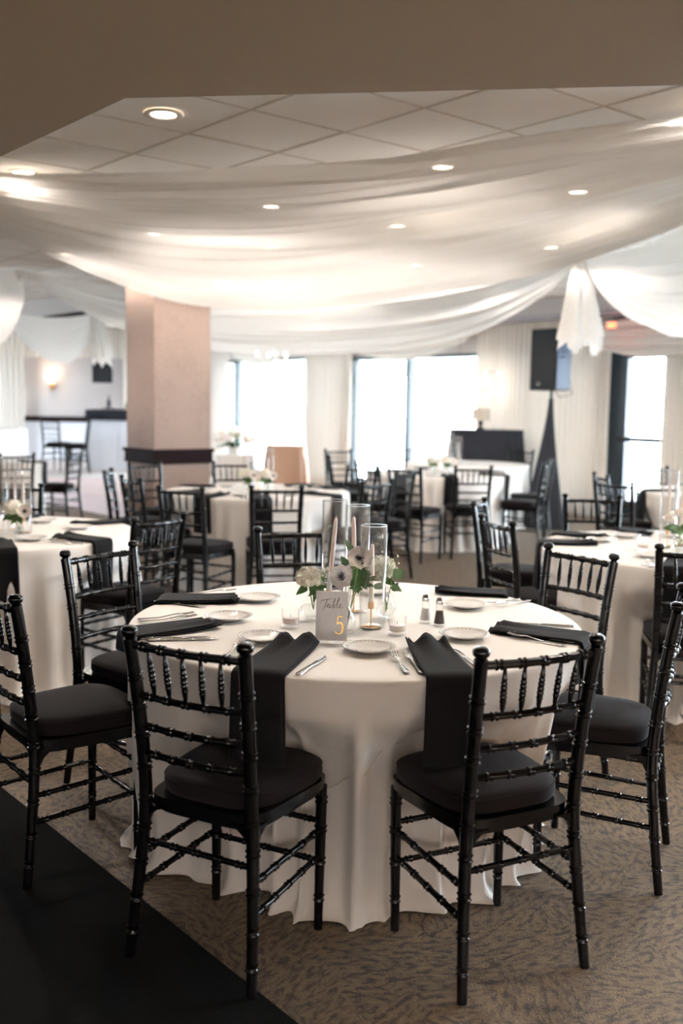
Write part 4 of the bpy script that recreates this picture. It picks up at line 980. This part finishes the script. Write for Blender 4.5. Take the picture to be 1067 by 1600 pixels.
stem_tube(g, (0, 0, 0), Vector(f2) - Vector((.060, 3.28, .92)), .0016)
g = thing('leaf_sprig', 'broad green leaves left of the upper anemone', 'leaves', (.010, 3.33, .94))
leaf_obj(g, (.012, 0, .025), (-.010, 0, .058), .014, LEAF); leaf_obj(g, (.03, 0, .075), (.002, -.01, .118), .011, LEAF2, 'leaf', .1); leaf_obj(g, (.03, .01, .07), (.06, .01, .095), .010, LEAF2, 'leaf', .1); stem_tube(g, (.03, 0, .08), Vector(f2) - Vector((.010, 3.33, .94)), .0013)
g = thing('eucalyptus_sprig', 'round eucalyptus leaves at the right end of the centrepiece', 'leaves', (.18, 3.39, .90))
leaf_obj(g, (.002, 0, .02), (.040, -.01, .045), .022, LEAF2, 'leaf', .12, .8); leaf_obj(g, (-.002, 0, -.01), (.032, -.01, -.030), .013, LEAF2); leaf_obj(g, (-.03, 0, -.012), (-.085, -.01, -.018), .012, LEAF2); leaf_obj(g, (-.02, 0, .0), (-.045, -.01, .028), .014, LEAF); leaf_obj(g, (0, 0, -.03), (.02, 0, .0), .012, LEAF); stem_tube(g, (0, 0, .03), Vector(f3) - Vector((.18, 3.39, .90)), .0013)
g = thing('leaf_sprig', 'green leaves hanging below the left hydrangea', 'leaves', (-.08, 3.36, .88))
for a, L in ((-2.4, .04), (-1.2, .045), (-.5, .05), (-1.8, .05), (.3, .035)): leaf_obj(g, (0, 0, .0), (L * math.cos(a), -.01, L * math.sin(a)), .010, LEAF)
stem_tube(g, (0, 0, 0), Vector(f1) - Vector((-.08, 3.36, .88)), .0014)

# ---------------------------------------------------------------- centrepieces and settings of the other tables
SIDES = {-90: 'near side', -45: 'near right side', 0: 'right side', 45: 'far right side', 90: 'far side', 135: 'far left side', 180: 'left side', -135: 'near left side'}
def side(deg):
    deg = (deg + 180) % 360 - 180; k = min(SIDES, key=lambda q: min(abs(q - deg), 360 - abs(q - deg))); return SIDES[k]
def setting(c, deg, desc, full=True, seed=0, z0=0, hang=.28, note=''):
    s = side(deg) + note; napkin(c, deg, 'black napkin at the %s of the %s' % (s, desc), .30, hang, .125, .155, .018, 20 + seed % 3, 0, .774, z0)
    a = R(deg - 20); plate(c[0] + .46 * math.cos(a), c[1] + .46 * math.sin(a), 'white bread plate at the %s of the %s' % (s, desc), z0)
    if full:
        for off, kind, l in ((-14, 'fork', 'outer '), (-10, 'fork', 'inner '), (11, 'knife', '')):
            a = R(deg - off if kind == 'knife' else deg + off); d = Vector((math.cos(R(deg)), math.sin(R(deg)))); p = Vector((c[0], c[1])) + Vector((math.cos(a), math.sin(a))) * .66
            cutl(kind, p.x + d.x * .1, p.y + d.y * .1, p.x - d.x * .1, p.y - d.y * .1, 'steel %s%s at the %s of the %s' % (l, kind, s, desc), z0)
def rose(x, y, z, r, label, seed, foot):
    t = thing('rose', label, 'flower', (x, y, z)); rr = random.Random(seed)
    for k in range(11):
        a = k * 2.4; q = r * (.25 + .75 * k / 10); mb = MB()
        mb.grid(lambda u, v: (q * (.55 + .45 * v) * math.cos(a + (u - .5) * 1.7), q * (.55 + .45 * v) * math.sin(a + (u - .5) * 1.7), r * (-.5 + v * (1.0 - .55 * k / 10)) + .04 * r * math.sin(u * 6)), 7, 6)
        mb.build('petal', PETAL, t, True, False)
    stem_tube(t, (0, 0, -r * .4), (foot[0] - x, foot[1] - y, foot[2] - z), .002)
def centre(c, desc, seed, dx=0, dy=0, z0=0, flow=True, deg0=0):
    rr = random.Random(seed); x, y = c[0] + dx, c[1] + dy
    for k, (ox, oy, h, w) in enumerate(((-.08, .03, .415, 'tallest'), (.0, .11, .385, 'middle'), (.09, -.02, .345, 'shortest'))):
        cylinder_vase(x + ox, y + oy, h, '%s glass cylinder on the %s' % (w, desc), z0)
        taper_candle(x + ox, y + oy, .09, h - .15, 'white candle in the %s glass cylinder on the %s' % (w, desc), z0)
    if not flow: return
    for k, (ox, oy, w) in enumerate(((-.06, -.12, 'left'), (.10, -.13, 'right'))):
        bud_vase(x + ox, y + oy, .115, .034, 'clear bud vase, %s one on the %s' % (w, desc), z0); ft = (x + ox, y + oy, .80 + z0)
        hydrangea((x + ox - .03, y + oy, .915 + z0), .052, ft, 'white hydrangea, %s one on the %s' % (w, desc), seed + k, 100, 'white hydrangea heads')
        anemone((x + ox + .045, y + oy - .04, .905 + z0), (0, -1, .4), .036, ft, 'white anemone, %s one on the %s' % (w, desc), seed + k + 3)
        g = thing('leaf_sprig', 'green leaves, %s bunch on the %s' % (w, desc), 'leaves', (x + ox, y + oy, .87 + z0))
        for q in range(9):
            a = rr.uniform(-PI, .5); L = rr.uniform(.05, .08); leaf_obj(g, (0, 0, .0), (L * math.cos(a), rr.uniform(-.05, .02), L * math.sin(a) * .8 + .01), .014, LEAF if q % 2 else LEAF2)
centre(T_LEFT, 'left table', 20, .10, -.05)
for d, f in ((-27, True), (40, False), (92, False), (-68, True)): setting(T_LEFT, d, 'left table', f, d)
centre(T_COL, 'table before the column', 40)
for d, f, nt_ in ((-82, True, ''), (-30, False, ''), (28, False, ''), (60, False, ' (farther back)'), (-118, False, ''), (-152, False, ' (farther left)'), (150, False, '')): setting(T_COL, d, 'table before the column', f, d, note=nt_)
centre(T_MID, 'middle distance table', 60)
for d in (-85, -125, -25, 100, 20): setting(T_MID, d, 'middle distance table', False, d)
centre(T_DOOR, 'table by the glass door', 80, -.1)
for d in (-130, 178, 100): setting(T_DOOR, d, 'table by the glass door', False, d)
centre(T_STEP, 'far left table below the stage', 90, 0, 0, 0, False)
for d in (-60, 0): setting(T_STEP, d, 'far left table below the stage', False, d)
centre(T_BACK, 'table hidden behind the middle one', 95, -.25, -.3, 0, False)
# right table: roses and eucalyptus
for k, (ox, oy, h, w) in enumerate(((-.10, .03, .415, 'tallest'), (.0, .11, .385, 'middle'), (.08, -.02, .345, 'shortest'))):
    cylinder_vase(T_RIGHT[0] + ox, T_RIGHT[1] + oy, h, '%s glass cylinder on the right table' % w); taper_candle(T_RIGHT[0] + ox, T_RIGHT[1] + oy, .09, h - .15, 'white candle in the %s glass cylinder on the right table' % w)
bx_, by_ = 1.765, 5.16
bud_vase(bx_, by_, .125, .038, 'clear bud vase on the right table holding pale roses')
for k, (ox, oz, r, w) in enumerate(((-.06, .945, .036, 'leftmost'), (-.015, .975, .042, 'top'), (.035, .95, .040, 'right hand'), (.075, .98, .036, 'far right'))): rose(bx_ + ox, by_ - .02 * k, oz, r, 'pale cream rose, the %s of the right table bunch' % w, k, (bx_, by_, .80))
g = thing('eucalyptus_sprig', 'round grey green leaves under the roses on the right table', 'leaves', (bx_, by_, .89))
rr = random.Random(12)
for q in range(12):
    a = rr.uniform(-PI, .2); L = rr.uniform(.05, .085); leaf_obj(g, (0, 0, .0), (L * math.cos(a) * 1.1, -.03 + rr.uniform(-.03, .02), L * math.sin(a) * .7 + .02), .02, LEAF2, 'leaf', .1, .8)
votive(T_RIGHT[0] - .27, T_RIGHT[1] - .1, 'clear votive glass on the right table beside the roses')
for d, f in ((-112, True), (172, True), (138, True), (100, False)): setting(T_RIGHT, d, 'right table with pale roses', f, d, hang=.36)

# ================================================================ OTHER FURNITURE
# loudspeaker on a stand with a stretch cover
t = thing('loudspeaker', 'tall black loudspeaker mounted high on the draped stand', 'speaker', (2.56, 12.35, 1.70), R(0))
A = Matrix.Rotation(R(-28), 4, 'Z')
def pr(poly, z0, z1, M): 
    mb = MB().prism(poly, z0, z1); mb.v = [tuple(M @ Vector(p)) for p in mb.v]; return mb
A = Matrix.Rotation(R(-47), 4, 'Z')
pr([(-.19, -.19), (.19, -.19), (.185, .12), (.12, .20), (-.12, .20), (-.185, .12)], 0, .74, A).build('cabinet', PLAST, t, False)
MB().box(-.175, .175, -.202, -.191, .02, .72, A).build('grille', PLAST, t, False)
MB().box(.185, .192, -.17, .11, .02, .72, A).build('side_panel', PLAST2, t, False)
mb = MB(); mb.box(.192, .215, -.10, -.02, .46, .475, A); mb.box(.192, .215, -.10, -.02, .40, .415, A); mb.build('handle', PLAST, t, False)
bd = MB().lathe([(.0005, 0), (.028, 0), (.028, .003), (.0005, .004)], 20); bd.v = [tuple(A @ Vector((p[0] - .05, -.203 - p[2], p[1] + .085))) for p in bd.v]; bd.build('badge', CHROME, t)
t = thing('speaker_stand', 'tripod speaker stand hidden by a tapering black stretch cover', 'stand', (2.56, 12.35, 0))
MB().tube([(0, 0, 1.2), (0, 0, 1.70)], .018, 10).build('pole', PLAST, t)
mb = MB()
def cov(u, v):
    a = 2 * PI * u + .5; z = 1.60 * (1 - v); k = v ** 1.35
    tri = 1 / (math.cos(((a + PI / 3) % (2 * PI / 3)) - PI / 3) * 1.6 + .35) * 1.5
    r = .03 + (.40 * (1 - k * 0) * tri * .62) * k
    return (r * math.cos(a), r * math.sin(a), z)
mb.grid(cov, 48, 24, True); mb.build('stretch_cover', BLACKCLOTH, t, True, False)
tag(MB().tube([(2.60, 12.45, 1.72), (2.70, 12.5, 1.62), (2.85, 12.5, 1.66), (2.80, 12.45, 1.9)], .005, 6).build('speaker_cable', PLAST), 'thin black cable looping below the loudspeaker', 'cable')
# black draped high table with lamp
def draped_box(name, label, cat, x0, x1, y0, y1, h, m, seed, flare=.04, rot=0, z0=0, fold=26):
    cxm, cym = (x0 + x1) / 2, (y0 + y1) / 2; hx, hy = (x1 - x0) / 2, (y1 - y0) / 2
    t = thing(name, label, cat, (cxm, cym, z0), rot)
    mb = MB()
    def fn(u, v):
        a = 2 * PI * u; c_, s_ = math.cos(a), math.sin(a); e = .25
        x = math.copysign(abs(c_) ** e, c_); y = math.copysign(abs(s_) ** e, s_)
        f = flare * v * (1 + .5 * math.sin(fold * a + 2 * noise.noise(Vector((c_ * 2, s_ * 2, seed)))))
        return (x * (hx + f), y * (hy + f), h * (1 - v) + .004)
    mb.grid(fn, 200, 10, True)
    mb.grid(lambda u, v: tuple(Vector((fn(u, 0)[0] * v, fn(u, 0)[1] * v, h + .004))), 200, 3, True)
    mb.build('cover', m, t, True, True)
    MB().box(-hx + .02, hx - .02, -hy + .02, hy - .02, h - .03, h - .004).build('tabletop', DARKW, t, False)
    for sx in (-1, 1):
        for sy in (-1, 1): MB().tube([(sx * (hx - .05), sy * (hy - .05), 0), (sx * (hx - .05), sy * (hy - .05), h - .03)], .015, 8).build('leg', STEEL, t)
    return t
draped_box('draped_table', 'high table under a floor length black cover by the window', 'table', 1.50, 2.52, 13.75, 14.3, 1.165, BLACKCLOTH, 1, .07, R(-6))
t = thing('table_lamp', 'small table lamp with a linen drum shade on the black table', 'lamp', (1.92, 13.95, 1.175))
MB().lathe([(.0005, 0), (.055, 0), (.06, .01), (.02, .03), (.025, .06), (.04, .09), (.02, .14), (.008, .15), (.008, .2), (.0005, .2)], 20).build('base', DARKW, t)
MB().lathe([(.135, .12), (.125, .29), (.122, .29), (.132, .12)], 28).build('lamp_shade', SHADE, t)
for x, y, w in ((2.12, 13.9, 'near one'), (2.25, 14.0, 'far one')):
    tag(MB().lathe([(.0005, 0), (.035, 0), (.04, .01), (.045, .05), (.042, .05), (.036, .012), (.0005, .01)], 16, (x, y, 1.171)).build('glass_bowl', GLASS), 'small clear glass bowl on the black draped table, %s' % w, 'bowl', 'small bowls on the black table')
# copper clothed table and floral arrangement
draped_box('satin_table', 'square table under a pleated copper satin cloth beyond the column', 'table', -1.25, -.60, 16.0, 16.6, .81, GOLDCLOTH, 2, .05, R(0), 0, 14)
draped_box('gift_table', 'small table in white cloth carrying the big floral arrangement', 'table', -1.95, -1.35, 15.0, 15.6, .70, CLOTH, 3, .05, R(10), 0, 16)
t = thing('floral_arrangement', 'big floral arrangement of cream blooms and greenery on the white table', 'flowers', (-1.65, 15.25, .71))
MB().lathe([(.0005, 0), (.08, 0), (.10, .02), (.13, .13), (.12, .13), (.0005, .11)], 20).build('bowl', CHINA, t)
rr = random.Random(3)
for k in range(26):
    a = rr.random() * 2 * PI; q = rr.random() ** .5 * .30; c_ = (q * math.cos(a), q * math.sin(a), .16 + .19 * (1 - (q / .34) ** 2) + rr.uniform(-.02, .03))
    mb = MB(); mb.ball(c_, rr.uniform(.045, .07), 10, 7, (1, 1, .8)); mb.build('bloom', [HYDR, PETAL, mat('blush_petal', (.70, .50, .40)) if 'blush_petal' not in MATS else MATS['blush_petal']][k % 3], t)
for k in range(36):
    a = rr.random() * 2 * PI; L = rr.uniform(.22, .36); e = rr.uniform(-.25, .5); leaf_obj(t, (.08 * math.cos(a), .08 * math.sin(a), .14), (L * math.cos(a), L * math.sin(a), .14 + L * math.sin(e)), .03, LEAF if k % 2 else LEAF2, 'leaf', .1, .5, (0, 0, 1))
# chandelier
t = thing('chandelier', 'two tier candle chandelier glowing in front of the far window', 'chandelier', (-1.09, 15.2, 0))
MB().tube([(0, 0, CZ), (0, 0, 1.70)], .012, 8).build('stem', CHROME, t)
MB().lathe([(.0005, CZ - .03), (.06, CZ - .03), (.07, CZ - .001)], 16).build('ceiling_rose', CHROME, t)
MB().ball((0, 0, 1.72), .05, 12, 8).build('bottom_finial', CHROME, t); MB().ball((0, 0, 1.95), .045, 12, 8).build('hub', CHROME, t)
k = 0
for n, r, z, zz in ((6, .38, 1.86, 1.75), (4, .22, 2.20, 2.08)):
    for i in range(n):
        a = 2 * PI * i / n + .3; c_, s_ = math.cos(a), math.sin(a)
        arm = MB().tube(smooth_path([(0, 0, zz + .1), (r * .4 * c_, r * .4 * s_, zz - .02), (r * .85 * c_, r * .85 * s_, zz), (r * c_, r * s_, z - .04)], 4), .006, 6).build('arm', CHROME, t)
        MB().lathe([(.0005, 0), (.025, .004), (.012, .006), (.012, .06), (.0005, .06)], 10, (r * c_, r * s_, z - .06)).build('candle_cup', WAX, arm)
        MB().ball((r * c_, r * s_, z + .025), .017, 10, 7, (1, 1, 1.5)).build('bulb', FLAME, arm)
# bulbs on wires for the points of light at the wide window
t = thing('string_lights', 'row of small round bulbs in front of the wide far window', 'lights', (1.75, 15.2, 0))
MB().tube([(-.25, 0, 1.99), (.55, -.6, 1.99)], .004, 6).build('upper_wire', PLAST, t); MB().tube([(-.38, .1, 1.72), (.55, -.6, 1.72)], .004, 6).build('lower_wire', PLAST, t)
for a in (.02, .22, .52, .72, .95): p = Vector((-.25, 0, 1.97)).lerp(Vector((.55, -.6, 1.97)), a); MB().ball(tuple(p), .014, 8, 6).build('bulb', FLAME, t)
for a in (.02, .14, .26, .52, .60, .85, .95): p = Vector((-.38, .1, 1.70)).lerp(Vector((.55, -.6, 1.70)), a); MB().ball(tuple(p), .014, 8, 6).build('bulb', FLAME, t)
MB().tube([(.0, 0, 1.99), (.0, 0, CZ)], .003, 5).build('drop_wire', PLAST, t)
# bar on the stage
t = thing('bar_counter', 'white panelled bar with a thick black top at the back of the stage', 'bar', (-4.05, 18.4, .228))
MB().box(-.55, .75, -.3, .3, 0, .90).build('cabinet', WHITEP, t, False)
for x in (-.54, -.02, .50): MB().box(x + .02, x + .48 if x < .4 else x + .24, -.312, -.301, .04, .86).build('panel', WHITEP, t, False)
MB().box(-.60, .80, -.36, .36, .90, 1.09).build('counter_top', DARKLAP, t, False)
rr = random.Random(6)
for k, (x, l) in enumerate(((-4.50, 'clear bottle at the left end of the bar'), (-4.28, 'dark bottle standing on the bar'), (-3.95, 'green tinted bottle on the bar nearest the column'))):
    m = [GLASS, DARKLAP, LEAF][k]; h = [.12, .26, .16][k]
    tag(MB().lathe([(.0005, 0), (.035, 0), (.037, .01), (.037, h * .6), (.013, h * .75), (.013, h), (.0005, h)], 14, (x, 18.3, 1.32)).build('bottle', m), l, 'bottle')
for k in range(4): tag(MB().lathe([(.0005, 0), (.05, 0), (.10, .03), (.105, .035), (.0005, .03)], 18, (-4.42 + k * .17, 18.15 + .05 * (k % 2), 1.3195)).build('serving_dish', CHINA), ['leftmost', 'second', 'third', 'rightmost'][k] + ' white serving dish on the bar top', 'dish', 'white dishes on the bar')
# wall lamp, screen
t = thing('wall_sconce', 'glowing frosted wall lamp on the grey stage wall', 'wall light', (-6.10, 20.95, 1.90))
MB().box(-.05, .05, .05, .09, -.22, .02).build('backplate', BRASS, t, False); MB().tube([(0, .07, -.12), (0, -.02, -.14), (0, -.04, -.05)], .012, 8).build('arm', BRASS, t)
MB().lathe([(.04, -.06), (.085, .0), (.09, .08), (.07, .13), (.066, .13), (.08, .06), (.0005, -.05)], 20, (0, -.04, 0)).build('shade', SCONCE, t)
t = thing('wall_screen', 'black flat screen hanging near the ceiling by the bar', 'screen', (-4.85, 20.2, 2.05), R(12))
MB().box(-.20, .20, -.02, .02, -.22, .20).build('screen_panel', PLAST, t, False); MB().tube([(0, 0, .2), (0, 0, .9)], .02, 8).build('mount_pole', PLAST, t)
tag(MB().box(-.05, .05, -.015, .015, -.03, .03, Matrix.Translation(tuple(wp(.05, .62, 2.545))) @ Matrix.Rotation(Rz - PI / 2, 4, 'Z')).build('exit_sign', REDE, None, False), 'small red lit exit sign over the glass door', 'sign')
